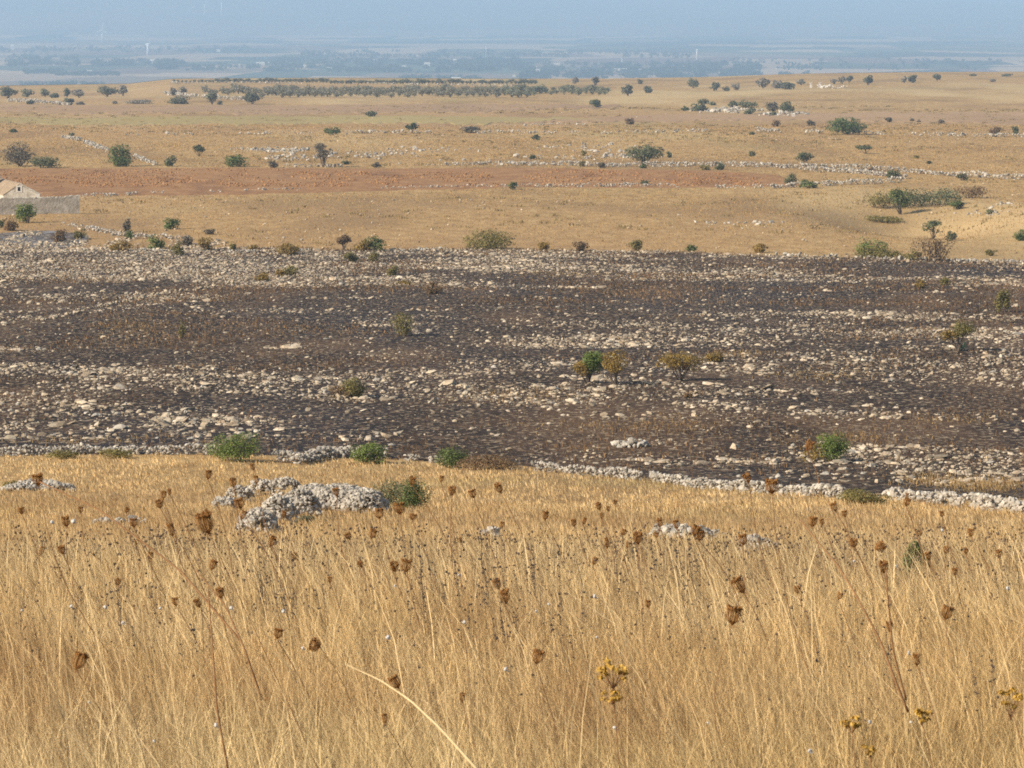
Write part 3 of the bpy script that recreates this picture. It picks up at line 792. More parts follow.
P('bush', 595, 108, 15, 9, 'dark', 'dark round bush alone below the orchard end', seed=112)
P('bush', 630, 125, 12, 7, 'brown', 'brownish bare shrub below the fallow strip', seed=113)
P('bush', 685, 111, 8, 5, 'deep', 'green bush left of the dark slope shrubs', seed=114)
P('bush', 699, 111, 18, 9, 'dark', 'dark bush next to the green slope bush', seed=115)
P('bush', 703, 104, 11, 6, 'dark', 'dark bush topping the slope shrubs', seed=116)
P('bush', 712, 105, 9, 4, 'dark', 'flat dark bush above pale rocks', seed=117)
P('bush', 733, 107, 11, 7, 'dark', 'dark bush in the middle of the slope shrubs', seed=118)
P('bush', 746, 108, 20, 8, 'greygreen', 'grey green bush among the slope shrubs', seed=119)
P('bush', 750, 114, 13, 8, 'dark', 'low dark bush in front of the slope shrubs', seed=120)
P('bush', 772, 111, 18, 10, 'grey', 'grey bush on the right of the slope shrubs', seed=121)
P('bush', 786, 112, 17, 11, 'dark', 'rounded dark bush with shadow ending the slope shrubs', seed=122)
P('bush', 773, 115, 9, 4, 'dark', 'tiny bush below the rounded dark bush', seed=123)
P('bush', 776, 127, 11, 7, 'brown', 'brown bush left of the large broad green tree', seed=124)
P('bush', 811, 126, 10, 6, 'grey', 'purplish grey bush left of the large broad green tree', seed=125)
for px, py, w_, h_ in [(889, 122, 8, 5), (912, 121, 4, 3), (919, 122, 4, 3), (941, 123, 7, 4)]:
    P('bush', px, py, w_, h_, 'grey', 'tiny grey tuft in the dull strip right of the broad tree', seed=px, group='tiny tufts in the right fallow strip')
# ridge trees, right
RT = [('tree', 575, 84, 7, 7, 'grey', 'small tree on the crest right of the orchard'), ('tree', 595, 86, 9, 9, 'brown', 'brownish tree on the crest by the stones'),
      ('tree', 628, 96, 11, 11, 'dark', 'dark tree closing the right end of the orchard'), ('bush', 640, 84, 7, 5, 'dark', 'small dark bush on the crest'),
      ('bush', 648, 93, 9, 8, 'dark', 'round dark bush below the crest'), ('tree', 693, 88, 10, 10, 'greygreen', 'lone leaning tree on the crest'),
      ('tree', 714, 91, 10, 9, 'dark', 'round tree left of the ridge bushes'), ('bush', 726, 91, 6, 5, 'dark', 'little bush between two ridge trees'),
      ('tree', 736, 90, 8, 7, 'grey', 'grey small tree on the ridge'), ('tree', 763, 88, 13, 10, 'grey', 'wide grey tree on the ridge skyline'),
      ('bush', 777, 88, 10, 9, 'grey', 'grey ridge bush above the shrub cluster'), ('bush', 787, 89, 14, 8, 'dark', 'dark ridge bush left of gate posts'),
      ('tree', 801, 85, 9, 6, 'grey', 'grey tree just left of the gate posts'), ('tree', 834, 84, 7, 6, 'brown', 'brownish tree right of the gate posts'),
      ('tree', 842, 84, 8, 8, 'grey', 'grey tree behind the short white wall'), ('tree', 849, 83, 7, 7, 'dark', 'dark little tree behind the short white wall'),
      ('tree', 868, 85, 11, 10, 'dark', 'rounded dark tree with shadow on the right ridge'), ('tree', 904, 83, 6, 7, 'brown', 'thin brown tree on the right ridge'),
      ('tree', 912, 83, 9, 9, 'dark', 'round tree beside the thin brown tree'), ('tree', 937, 81, 8, 7, 'dark', 'square topped tree on the right ridge'),
      ('bush', 992, 82, 7, 3, 'brown', 'low brown bush on the right ridge'), ('bush', 973, 76, 7, 2.5, 'dark', 'small dark bush on the right skyline'),
      ('bush', 1007, 76.5, 12, 3, 'dark', 'flat dark bush at the right end of the skyline'),
      ('tree', 8, 99, 17, 12, 'dark', 'broad tree at the far left ridge end'), ('tree', 27, 97, 13, 8, 'greygreen', 'grey green tree second on the left ridge'),
      ('tree', 45, 97, 9, 9, 'greygreen', 'pale green tree third on the left ridge'), ('bush', 53, 98, 10, 5, 'dark', 'dark bush right of the pale green ridge tree'),
      ('tree', 67, 97, 7, 9, 'dark', 'narrow dark tree on the left ridge'), ('tree', 79, 98, 15, 8, 'grey', 'grey spreading tree on the left ridge'),
      ('tree', 107, 97, 21, 11, 'dark', 'broad flat tree group on the left ridge'), ('tree', 123, 96, 9, 10, 'grey', 'grey tree at the right of the broad ridge tree'),
      ('bush', 29, 105, 10, 5, 'dark', 'dark bush below the pale left wall'), ('bush', 69, 105, 10, 8, 'dark', 'dark bush at the right end of the pale left wall'),
      ('bush', 80, 105, 8, 4, 'grey', 'grey tuft right of the far left wall'), ('bush', 115, 104, 5, 3, 'grey', 'tiny tuft below the broad ridge tree'),
      ('bush', 140, 104, 28, 4, 'grey', 'low grey scrub line left of the orchard'),
      ('bush', 178, 104, 22, 8, 'dark', 'dark bush at the left foot of the orchard'), ('tree', 173, 96, 8, 8, 'grey', 'grey tree above the left orchard bush'),
      ('tree', 182, 95, 8, 8, 'grey', 'second grey tree above the left orchard bush'), ('tree', 212, 105, 9, 14, 'greygreen', 'tall narrow tree in front of the orchard'),
      ('bush', 220, 105, 6, 4, 'dark', 'tiny dark bush right of the tall narrow tree'), ('tree', 252, 104, 17, 11, 'dark', 'dark rounded tree in the orchard front')]
for nm, px, py, w_, h_, pal, lab in RT:
    pal = {'dark': 'hazed', 'grey': 'hazedgrey', 'greygreen': 'hazedgreen', 'brown': 'hazedgrey'}[pal]; w_ *= 1.15  # swaps in the leaf colours paled for haze
    P(nm, px, py, w_, h_, pal, lab, trunk=.06 if nm == 'tree' else 0, seed=int(px * 7 + py), n=int(np.clip(w_ * h_ * 3.2, 60, 600)))
# bushes around the ruin
for px, py, w_, h_, pal, lab, kw in [
    (26, 223, 23, 21, 'green', 'bright green bush in front of the yard wall', dict(n=900)),
    (5, 199, 24, 10, 'greygreen', 'dark green bush behind the yard wall', {}),
    (11, 231, 20, 12, 'brown', 'brown bush below the yard wall at left', {}), (0, 228, 10, 9, 'deep', 'green bush cut by the left frame edge', {}),
    (61, 243, 15, 15, 'brown', 'rusty bush beside the ash patch', {}), (80, 239, 14, 12, 'olive', 'dull olive bush right of the rusty bush', {}),
    (127, 232, 10, 13, 'grey', 'grey twiggy bush on the rubble bank', {}), (129, 239, 12, 9, 'deep', 'small green bush on the rubble bank', {}),
    (120, 252, 24, 11, 'ochre', 'ochre bush under the rubble bank', {}), (157, 250, 22, 16, 'green', 'green bush at the right of the rubble bank', dict(n=500)),
    (178, 256, 14, 14, 'olive', 'grey olive bush right of the rubble bank green bush', {}), (206, 251, 16, 14, 'ochre', 'ochre bush beyond the grey olive bush', {}),
    (170, 229, 20, 12, 'deep', 'round green shrub in the field right of the yard', {}), (210, 235, 13, 6, 'grey', 'low grey tuft right of the round green shrub', {}),
    (232, 251, 9, 8, 'olive', 'small olive bush left of the ochre edge bush', {}), (252, 251, 13, 7, 'ochre', 'small ochre bush at the left burnt edge', {}),
    (188, 246, 18, 10, 'grey', 'grey brush on the right end of the rubble bank', {})]:
    P('bush', px, py, w_, h_, pal, lab, seed=int(px * 3 + py), **kw)

# orchard and the tree row on the crest
def small_tree_mesh(w, hh, pal, r, n, leaf):
    mb = MB(); crown(mb, w * 1.1, w, hh * .04, hh, n, leaf, r, 16)
    mb.tube([(0, 0, -.3), (0, 0, hh * .55)], [.16, .08], 5); limbs(mb, w * 1.15, w * 1.1, hh * .1, hh, r, 9, .08, .02)
    return mb.mesh('orchard_tree', M[pal])
r = np.random.default_rng(77)
tm = {p_: [small_tree_mesh(5.6, 4.2, p_, r, 300, .7) for _ in range(5)] for p_ in ('orchard', 'hazedgreen', 'hazed')}
def put(px, py, sc, pal, label, group):
    x, y, z = [float(q) for q in gpt(np.array(float(px)), np.array(float(py)))]
    o = bpy.data.objects.new('orchard_tree', tm[pal][r.integers(5)]); COL.objects.link(o)
    o.location = (x, y, z); o.rotation_euler = (0, 0, r.uniform(0, 6.28)); o.scale = (sc, sc, sc * r.uniform(.85, 1.15))
    tag(o, label, 'tree', group)
for row_, x0, x1, sp in [(92.6, 225, 612, 6), (94.6, 205, 608, 6), (96.8, 255, 540, 7)]:
    px = x0
    while px < x1:
        put(px, row_ + r.uniform(-1.4, 1.2), r.uniform(.45, 1.0), 'orchard' if px < 500 else 'hazedgreen',
            'grey orchard tree in the long rows below the crest' if px < 500 else 'greenish orchard tree towards the right end of the rows',
            'grey trees of the orchard' if px < 500 else 'greenish trees of the orchard')
        px += sp * r.uniform(.75, 1.3)
px = 174
while px < 535:
    put(px, 82.6 + (1.2 if px > 330 else 0), (.38 if px < 215 else .54) * r.uniform(.8, 1.2), 'hazed', 'small tree in the dark row along the far crest', 'tree row on the far crest')
    px += 3.6 * r.uniform(.7, 1.3)

# ------------------------------------------------------------------ ruined farmhouse, yard wall, gate posts
def rough_wall(mb, p0, p1, thick, hfun, seed, nseg=60, nz=8):
    r = np.random.default_rng(seed)
    p0 = np.array(p0, float); p1 = np.array(p1, float); u = (p1 - p0) / np.linalg.norm(p1 - p0); nrm = np.array([-u[1], u[0]])
    t = np.linspace(0, 1, nseg)
    V = []
    for s_ in (-1, 1):
        for k in range(nz):
            f = k / (nz - 1)
            q = p0 + (p1 - p0) * t[:, None] + nrm * thick / 2 * s_ + nrm * 0
            z0 = h(q[:, 0], q[:, 1]) - .3
            V.append(np.stack([q[:, 0], q[:, 1], z0 + f * (hfun(t) + .3)], 1))
    V = np.array(V).reshape(-1, 3); q = quads(nz, nseg); n1 = nz * nseg
    a = np.arange(nseg - 1); top = (nz - 1) * nseg
    caps = np.stack([top + a, top + a + 1, n1 + top + a + 1, n1 + top + a], 1)
    k = np.arange(nz - 1) * nseg
    e0 = np.stack([k, k + nseg, n1 + k + nseg, n1 + k], 1); e1 = e0 + nseg - 1
    mb.add(V, [q, q + n1, caps, e0, e1])
def pt(px, py): 
    a = gpt(np.array(float(px)), np.array(float(py))); return np.array([float(a[0]), float(a[1])])
a0, a1 = pt(-70, 216.5), pt(79.5, 214)
cx, cy = (a0 + a1) / 2; cz = float(h(cx, cy))
mb = MB()
rough_wall(mb, a0, a1, .6, lambda t: 2.15 + .22 * (fbm(t * 22, t * 0, 5) - .5) * 2 - .12 * (t < .45) + .15 * (t > .9), 5, 90)
for V in mb.v: V -= (cx, cy, cz)
e = empty('yard_wall', (cx, cy, cz), 'long grey rubble yard wall with square end beside ruin', 'wall')
mb.build('wall', M['plaster'], e)
mb = MB(); tt = np.random.default_rng(3).uniform(0, 1, 150); q = a0 + (a1 - a0) * tt[:, None]
rocks(mb, np.stack([q[:, 0] - cx, q[:, 1] - cy, h(q[:, 0], q[:, 1]) - cz + 2.12 + .1 * (tt > .9)], 1), np.full(150, .2), np.random.default_rng(4))
mb.build('coping_stones', M['plaster'], e)

Yh = 402.0
def wx(px, Y=Yh): return (px - 512) * Y * 1.006 / F
xl, xr = wx(6.5), wx(42.5); xm = wx(22.5)
zg = float(h(xm, Yh)); zr = lambda row: -Yh * float(dep(row))
ze, za = zr(195.0), zr(184.5)
Lv = np.array([-5.1, 12.5, 0])                                # the house runs back and to the left
def loc3(x, y, z): return np.array([x - xm, y - Yh, z - zg])
house = empty('farmhouse', (xm, Yh, zg), 'ruined stone farmhouse with small gable window behind yard wall', 'house')
g0 = [loc3(xl, Yh, zg - .4), loc3(xr, Yh, zg - .4), loc3(xr, Yh, ze), loc3(xm, Yh, za), loc3(xl, Yh, ze)]
V = np.array(g0 + [p_ + Lv for p_ in g0])
MB().add(V, [[(0, 1, 2, 3, 4), (9, 8, 7, 6, 5)], [(1, 6, 7, 2), (0, 4, 9, 5)], [(2, 7, 8, 3), (3, 8, 9, 4)]]).build('wall', M['plaster'], house)
def slope(pa, pb, name, mat):
    ra = np.array(pa, float); rb = np.array(pb, float); up = np.array([0, 0, .10]); ov = (rb - ra) * .05; fr = -Lv / np.linalg.norm(Lv) * .05
    n = 24; mb = MB()
    Q = [ra + fr, rb + ov + fr, rb + ov + Lv, ra + Lv]
    T_ = [q + up * 1.6 for q in Q]; B_ = [q + up * .3 for q in Q]
    mb.add(np.array(B_ + T_), [[(3, 2, 1, 0), (4, 5, 6, 7), (0, 1, 5, 4), (1, 2, 6, 5), (2, 3, 7, 6), (3, 0, 4, 7)]])
    for k in range(n):                                         # tile ridges down the slope
        f = (k + .5) / n
        mb.tube([ra + fr + (Lv - fr) * f + up * 1.7, rb + ov + fr + (Lv - fr) * f + up * 1.7], .10, 5)
    return mb.build(name, mat, house)
slope(g0[3], g0[4], 'roof', M['tiles']); slope(g0[3], g0[2], 'roof', M['plaster'])
wz = zr(189.2) - zg; wxm = wx(22.2) - xm
fr = MB()
for bx in [(-.42, -.2, -.45, .5), (.2, .42, -.45, .5), (-.2, .2, .3, .5), (-.2, .2, -.45, -.27)]:
    fr.box(wxm + bx[0], wxm + bx[1], -.05, .04, wz + bx[2], wz + bx[3])
win = fr.build('window', M['whitewash'], house)
MB().box(wxm - .2, wxm + .2, -.012, .02, wz - .27, wz + .3).build('opening', M['hole'], win)
ch = MB(); x0 = wx(-.2, 410.5) - xm
ch.box(x0 - .9, x0 + .42, 8.0, 9.2, -.3, zr(178.6) * 410.5 / 402 - zg + .15).box(x0 - 1.0, x0 + .5, 7.9, 9.3, zr(178.6) * 410.5 / 402 - zg + .15, zr(178.6) * 410.5 / 402 - zg + .3)
ch.build('chimney', M['whitewash'], house)
li = MB(); li.box(wx(38.5) - xm, wx(43) - xm, -.35, .0 - .03, -.3, zr(194) - zg).build('lit_eave_block', M['whitewash'], house)  # white block stands in for the pale lit bit at the eave
for px, hh, lab in [(811, 4.4, 'left white gate post on the right ridge'), (820, 4.6, 'right white gate post beside the short white wall')]:
    x, y, z = [float(q) for q in gpt(np.array(float(px)), np.array(87.5))]
    e = empty('gate_post', (x, y, z), lab, 'gate post')
    k = y / F
    MB().box(-.9 * k, .9 * k, -.6, .6, -.3, hh * k).build('pillar', M['whitewash'], e)
    MB().box(-1.2 * k, 1.2 * k, -.8, .8, hh * k + .003, hh * k + .3).build('cap', M['whitewash'], e)

# ------------------------------------------------------------------ far plain: woods, houses, turbines, masts
r = np.random.default_rng(9)
mb = MB()
for x0, x1, y0, y1, n, sz in [(265, 520, 60, 72, 1700, 9), (520, 760, 64, 79, 2000, 9), (8, 78, 57, 66, 420, 9), (92, 150, 61, 66.5, 260, 9), (154, 184, 64, 69.5, 260, 13),
                              (186, 262, 66, 71, 160, 8), (56, 120, 73, 75.5, 260, 6), (24, 60, 71, 74, 120, 7), (400, 480, 77, 81, 200, 7), (760, 808, 74, 76.5, 150, 8),
                              (300, 700, 52, 58, 500, 10), (0, 250, 48, 53, 300, 10), (20, 110, 84, 87, 220, 6), (700, 1000, 60, 70, 200, 9)]:
    px = r.uniform(x0, x1, n); py = y0 + (y1 - y0) * r.random(n)
    keep = fbm(px / 14, py / 2.2, 90) > .46
    px, py = px[keep], py[keep]
    Y = plainY(py); X = xof(px, Y, PZ)
    Z = h(X, Y)
    k = len(X); rep = 7
    Pp = np.repeat(np.stack([X, Y, Z], 1), rep, 0)
    s_ = np.repeat(sz * r.uniform(.6, 1.3, k), rep)
    d_ = r.normal(size=(k * rep, 3)); d_ /= np.linalg.norm(d_, axis=1)[:, None]
    Pp = Pp + d_ * (s_ * .45)[:, None] * np.array([1.3, 1.3, .8]) + np.array([0, 0, 1]) * (s_ * .5)[:, None]
    leaves(mb, Pp, d_ + np.array([0, 0, .5]), (s_ * .8)[:, None], r)
tag(mb.build('far_woods', M['treefar']), 'dim blue tree belts scattered over the far plain', 'woods', None, 'stuff')

def farmhouse(px, py, w, hpx, label, group=None, name='farmhouse'):
    Y = float(plainY(py)); X = float(xof(px, Y, PZ)); Z = float(h(X, Y)); k = Y / F
    e = empty(name, (X, Y, Z), label, 'house', group)
    W, H = w * k, hpx * k
    MB().box(-W/2, W/2, -5, 5, -1, H * .7).build('wall', M['whitewash'], e)
    V = [(-W/2-.4, -5.4, H*.7+.01), (W/2+.4, -5.4, H*.7+.01), (W/2+.4, 5.4, H*.7+.01), (-W/2-.4, 5.4, H*.7+.01), (-W/2, 0, H), (W/2, 0, H)]
    MB().add(V, [[(3, 2, 1, 0), (0, 1, 5, 4), (2, 3, 4, 5)], [(1, 2, 5), (3, 0, 4)]]).build('roof', M['tiles'] if w < 4 else M['whitewash'], e)
for px, py, w, hp, lab in [(12.5, 49.5, 4, 5, 'pale peaked building at the left of the far plain'), (98, 60.5, 6, 2.4, 'wide white building on the left far plain'),
    (89, 72.5, 6, 2.4, 'yellowish low building on the left far plain'), (84, 75, 2.6, 2.6, 'tiny white hut below the yellowish building'),
    (79, 88.5 - 1.8, 3.2, 3.4, 'small white house just behind the left ridge'), (218, 52, 4.5, 2.6, 'white house under the faint turbines'),
    (152, 63, 4.5, 4, 'pinkish house under the second turbine'), (263, 64.5, 13, 2.8, 'long white shed in the left middle of the plain'),
    (453, 62.5, 7, 4, 'bright white house in the centre of the town'), (427, 66, 6, 4, 'white block left of the bright town house'),
    (622, 70, 15, 2.2, 'long pale hall right of the centre'), (456, 81, 9, 4, 'cream low building just behind the crest'),
    (440, 82, 12, 2, 'long white greenhouse left of the cream building'), (578, 75.5, 7, 3.4, 'white house above the crest at centre right'),
    (538, 71.5, 4, 3, 'small white house right of the town'), (205, 68, 5, 1.8, 'flat white shed on the left plain')]:
    farmhouse(px, py, w, hp, lab)
for px, py, w, hp in [(240, 65, 3, 1.6), (306, 67, 5, 2), (330, 69, 6, 2.4), (372, 61, 5, 2), (393, 69.5, 3.4, 2.4), (404, 67, 4, 2), (360, 69, 3, 2), (514, 76.5, 3, 2.6),
                      (593, 72, 4, 2), (557, 64.5, 6, 2), (535, 68, 4, 2), (642, 70, 5, 1.6), (720, 73, 3, 2.4), (610, 80, 6, 2), (417, 56, 3, 1.6), (446, 54.5, 3, 1.6),
                      (40, 60, 4, 1.4), (475, 66, 4, 2), (600, 65, 3, 1.6), (668, 69, 4, 1.6)]:
    farmhouse(px, py, w, hp, 'tiny pale house among the hazy trees of the plain', 'tiny houses on the far plain')

def turbine(px, base, tip, hubrow, ang, yaw, label):
    Y = float(plainY(base)); X = float(xof(px, Y, PZ)); Z = float(h(X, Y)); k = Y / F
    hub = (base - hubrow) * k; bl = (hubrow - tip) * k
    e = empty('wind_turbine', (X, Y, Z), label, 'wind turbine')
    e.rotation_euler = (0, 0, yaw)
    MB().tube([(0, 0, -2), (0, 0, hub * .5), (0, 0, hub - 1)], [4.0, 3.5, 2.9], 12).build('tower', M['whitepaint'], e, True)
    MB().box(-2, 2, -4, 7, hub - 1.9, hub + 2.2).build('nacelle', M['whitepaint'], e)
    MB().tube([(0, -4, hub), (0, -6, hub), (0, -7.4, hub)], [2.0, 1.9, .6], 10).build('hub', M['whitepaint'], e, True)
    for i in range(3):
        a = ang + i * 2 * math.pi / 3; u = np.array([math.sin(a), 0, math.cos(a)]); v = np.array([math.cos(a), 0, -math.sin(a)])
        st_ = [(1.2, 1.4), (bl * .2, 3.6), (bl * .6, 2.8), (bl, 1.2)]
        V = []
        for d_, c_ in st_:
            b = np.array([0, -5.4, hub]) + u * d_
            V += [b + v * c_ - np.array([0, .5, 0]), b + v * c_ + np.array([0, .5, 0]), b - v * c_ * .6 + np.array([0, .4, 0]), b - v * c_ * .6 - np.array([0, .4, 0])]
        q = []
        for s_ in range(3):
            for j in range(4): q.append((s_*4+j, s_*4+(j+1) % 4, s_*4+4+(j+1) % 4, s_*4+4+j))
        q += [(3, 2, 1, 0), (12, 13, 14, 15)]
        MB().add(V, [q]).build('blade', M['whitepaint'], e)
turbine(102.5, 42.5, 22.5, 29.5, .12, .1, 'taller white wind turbine on the left of the hazy plain')
turbine(148, 54.5, 38, 44, .06, 1.38, 'smaller wind turbine turned edge on')
turbine(205, 33, 15, 21, .5, .9, 'left of the two faintest wind turbines in haze')
turbine(222, 33, 14, 20, .9, .8, 'right of the two faintest wind turbines in haze')
for px, base, top, lab in [(697, 61, 48.5, 'white slender tower on the right plain'), (486, 58, 46, 'faint thin mast right of the town'), (622, 66, 58, 'small faint mast over the long pale hall')]:
    Y = float(plainY(base)); X = float(xof(px, Y, PZ)); Z = float(h(X, Y)); k = Y / F; H = (base - top) * k
    e = empty('tower', (X, Y, Z), lab, 'tower')
    rr = 1.0 * k if px == 697 else .4 * k
    MB().tube([(0, 0, -1), (0, 0, H * .75), (0, 0, H * .9)], [rr, rr * .8, rr * .75], 10).build('shaft', M['whitepaint'], e, True)
    MB().tube([(0, 0, H * .9), (0, 0, H * .93), (0, 0, H)], [rr * 1.15, rr * 1.1, rr * .5], 10).build('tower_head', M['whitepaint'], e, True)

# ------------------------------------------------------------------ dry grass
def blades(mb, X, Y, Z, H, Wd, lean, r, face=.5, bent=.0):
    n = len(X)
    a = r.normal(0, face, n)                       # blade turned roughly across the slope
    wx_, wy_ = np.cos(a) * Wd / 2, np.sin(a) * Wd / 2
    lx, ly = lean[:, 0] * H, lean[:, 1] * H
    c = np.sqrt(np.maximum(1 - np.minimum((lean ** 2).sum(1), .9), .1))
    b = np.stack([X, Y, Z], 1)
    w = np.stack([wx_, wy_, 0 * wx_], 1)
    m_ = b + np.stack([lx * .38, ly * .38, H * c * .58], 1)
    t = b + np.stack([lx, ly, H * c], 1)
    k = r.random(n) < bent                         # broken blades hang over
    aa = r.uniform(0, 6.283, n)
    t = np.where(k[:, None], m_ + np.stack([np.cos(aa) * H * .42, np.sin(aa) * H * .42, -H * r.uniform(-.12, .22, n)], 1), t)
    V = np.stack([b - w, b + w, m_ + w * .75, m_ - w * .75, t], 1)
    i = np.arange(n)[:, None] * 5
    mb.add(V.reshape(-1, 3), [i + np.array([[0, 1, 2, 3]]), i + np.array([[3, 2, 4]])])
def grass_z(X, Y): return h(X, Y) - .02
r = np.random.default_rng(5)
mb = MB()
def field(n, y0, y1, hl, hh, wmin, pxw, lx=-.30, sp=.26, half=.225, edge=True):
    X, Y = wedge(n, y0, y1, half, r)
    if y1 > 95:
        px = 512 + F * X / (Y * 1.008)
        lim = np.full(n, 1e9); k = Y > 85
        lim[k] = gY(px[k], np.interp(px[k], BPX, BLO)) - .3
        ok = Y < lim; X, Y = X[ok], Y[ok]
    ok = r.random(len(X)) < .30 + 1.3 * fbm(X / .45, Y / .9, 72); X, Y = X[ok], Y[ok]
    n = len(X)
    g_ = .40 + 1.2 * fbm(X / 1.2, Y / 2.0, 71)
    H = r.uniform(hl, hh, n) * g_
    W = np.maximum(wmin, pxw * Y / F) * r.uniform(.6, 1.4, n)
    lean = np.stack([r.normal(lx, sp, n) + .5 * (fbm(X / .4, Y / .9, 77) - .5), r.normal(0, sp, n) + .4 * (fbm(X / .4, Y / .8, 78) - .5)], 1)
    blades(mb, X, Y, grass_z(X, Y), H, W, lean, r, .7, .22)
field(115000, 4.0, 13, .10, .34, .0022, .62, -.28, .55)
field(34000, 4.0, 13, .20, .46, .0020, .55, -.40, .42)
field(135000, 11, 26, .10, .30, .003, .62, -.28, .52)
field(38000, 11, 26, .22, .42, .003, .55, -.38, .38)
field(100000, 24, 50, .10, .28, .005, .62, -.3, .36)
field(85000, 46, 84, .10, .26, .008, .66)
field(80000, 78, 128, .10, .22, .015, .68)
tag(mb.build('dry_grass', M['straw']), 'golden dry grass leaning left across the whole near slope', 'grass', None, 'stuff')
mb = MB()
X, Y = wedge(9000, 4.6, 30, .22, r); n = len(X)
blades(mb, X, Y, grass_z(X, Y), r.uniform(.28, .58, n), np.maximum(.0022, .6 * Y / F), np.stack([r.normal(-.50, .42, n), r.normal(0, .4, n)], 1), r)
tag(mb.build('straw_stalks', M['pale_straw']), 'paler long straw stalks rising through the near grass', 'grass', None, 'stuff')
mb = MB()
X, Y = wedge(700, 5, 18, .21, r); n = len(X)
le = np.stack([r.normal(-.45, .28, n), r.normal(0, .2, n)], 1)
blades(mb, X, Y, grass_z(X, Y), r.uniform(.40, .70, n), 1.25 * Y / F * r.uniform(.6, 1.2, n), le, r)
tag(mb.build('leaning_straw', M['pale_straw']), 'long pale straws leaning left out of the near grass', 'grass', None, 'stuff')
mb = MB()                                       # dead brown weeds with tiny dark seed grains
X, Y = wedge(7500, 4.6, 34, .22, r)
k = r.random(len(X)) < .25 + 1.1 * (fbm(X / 1.6, Y / 2.6, 97) - .35); X, Y = X[k], Y[k]; n = len(X)
H = r.uniform(.22, .50, n); le = np.stack([r.normal(-.28, .22, n), r.normal(0, .2, n)], 1)
Z = grass_z(X, Y)
blades(mb, X, Y, Z, H, .8 * Y / F, le, r)
ws = mb.build('dead_weeds', M['weedstem'])
tag(ws, 'thin brown dead weed stems through the near grass', 'weeds', None, 'stuff')
mb = MB()
c = np.sqrt(np.maximum(1 - (le ** 2).sum(1), .2))
tips = np.stack([X + le[:, 0] * H, Y + le[:, 1] * H, Z + H * c], 1)
for q in range(3):
    kk = r.random(n) < (.85, .45, .3)[q]
    Pq = tips[kk] + np.stack([r.normal(0, .006, kk.sum()) * q, r.normal(0, .006, kk.sum()) * q, -.02 * q * r.random(kk.sum())], 1) * (1 + Y[kk] / 12)[:, None]
    sq = r.uniform(.6, 1.6, kk.sum()) * Y[kk] / F
    W = (IV[None] * r.uniform(.7, 1.2, (kk.sum(), 12, 1))) * sq[:, None, None] + Pq[:, None]
    mb.add(W.reshape(-1, 3), [(IF[None] + (np.arange(kk.sum()) * 12)[:, None, None]).reshape(-1, 3)])
tag(mb.build('weed_seeds', M['calyx2']), 'dark seed grains on dead weeds through the near grass', 'weeds', None, 'stuff')
# far golden fields: low tufts
mb = MB()
X, Y = wedge(150000, 255, 760, .2, r)
px = 512 + F * X / (Y * 1.008)
py = rowof(Y, hs(X, Y))
red = (py < np.interp(px, [-260, 0, 100, 270, 512, 640, 775], [199, 199, 196, 194, 188, 188, 187])) & (py > np.interp(px, [-260, 0, 640, 720, 775], [167, 168, 169, 171, 175])) & (px < 775)
ok = (py < np.interp(px, BPX, BUP) + 2) & ~red & ~((px < 96) & (py > 232))
X, Y = X[ok], Y[ok]; n = len(X)
gg = fbm(X / 14, Y / 30, 83)
blades(mb, X, Y, grass_z(X, Y), r.uniform(.10, .26, n) * (.4 + 1.2 * gg), .6 * Y / F * r.uniform(.6, 1.5, n), np.stack([r.normal(-.25, .25, n), r.normal(0, .2, n)], 1), r)
tag(mb.build('field_grass', M['stubble']), 'low golden grass over the fields beyond the burnt ground', 'grass', None, 'stuff')
mb = MB()
X, Y = wedge(2600, 262, 950, .19, r)
px = 512 + F * X / (Y * 1.008); py = rowof(Y, hs(X, Y))
ok = (py < np.interp(px, BPX, BUP) - 1) & ~((py < 198) & (py > 166) & (px < 775)) & (fbm(X / 40, Y / 40, 93) > .46)
X, Y = X[ok], Y[ok]
kk = 16
Xc = np.repeat(X, kk) + r.normal(0, .5, len(X) * kk); Yc = np.repeat(Y, kk) + r.normal(0, .5, len(X) * kk)
n = len(Xc)
blades(mb, Xc, Yc, grass_z(Xc, Yc), r.uniform(.15, .5, n), .9 * Yc / F * r.uniform(.6, 1.4, n), np.stack([r.normal(0, .5, n), r.normal(0, .4, n)], 1), r)
tag(mb.build('tussocks', M['tussock']), 'dull brown tussocks dotted over the far golden fields', 'tussocks', None, 'stuff')
X, Y = wedge(5200, 262, 1000, .19, r)
px = 512 + F * X / (Y * 1.008); py = rowof(Y, hs(X, Y))
ok = (py < np.interp(px, BPX, BUP)) & ~((py < 198) & (py > 166) & (px < 775)) & (fbm(X / 30, Y / 50, 94) > .52)
X, Y = X[ok], Y[ok]
mb = MB(); rocks(mb, np.stack([X, Y, h(X, Y) + .08], 1), r.uniform(.08, .28, len(X)), r)
tag(mb.build('field_stones', M['rubble']), 'loose pale stones dotted over the far golden fields', 'stones', None, 'stuff')
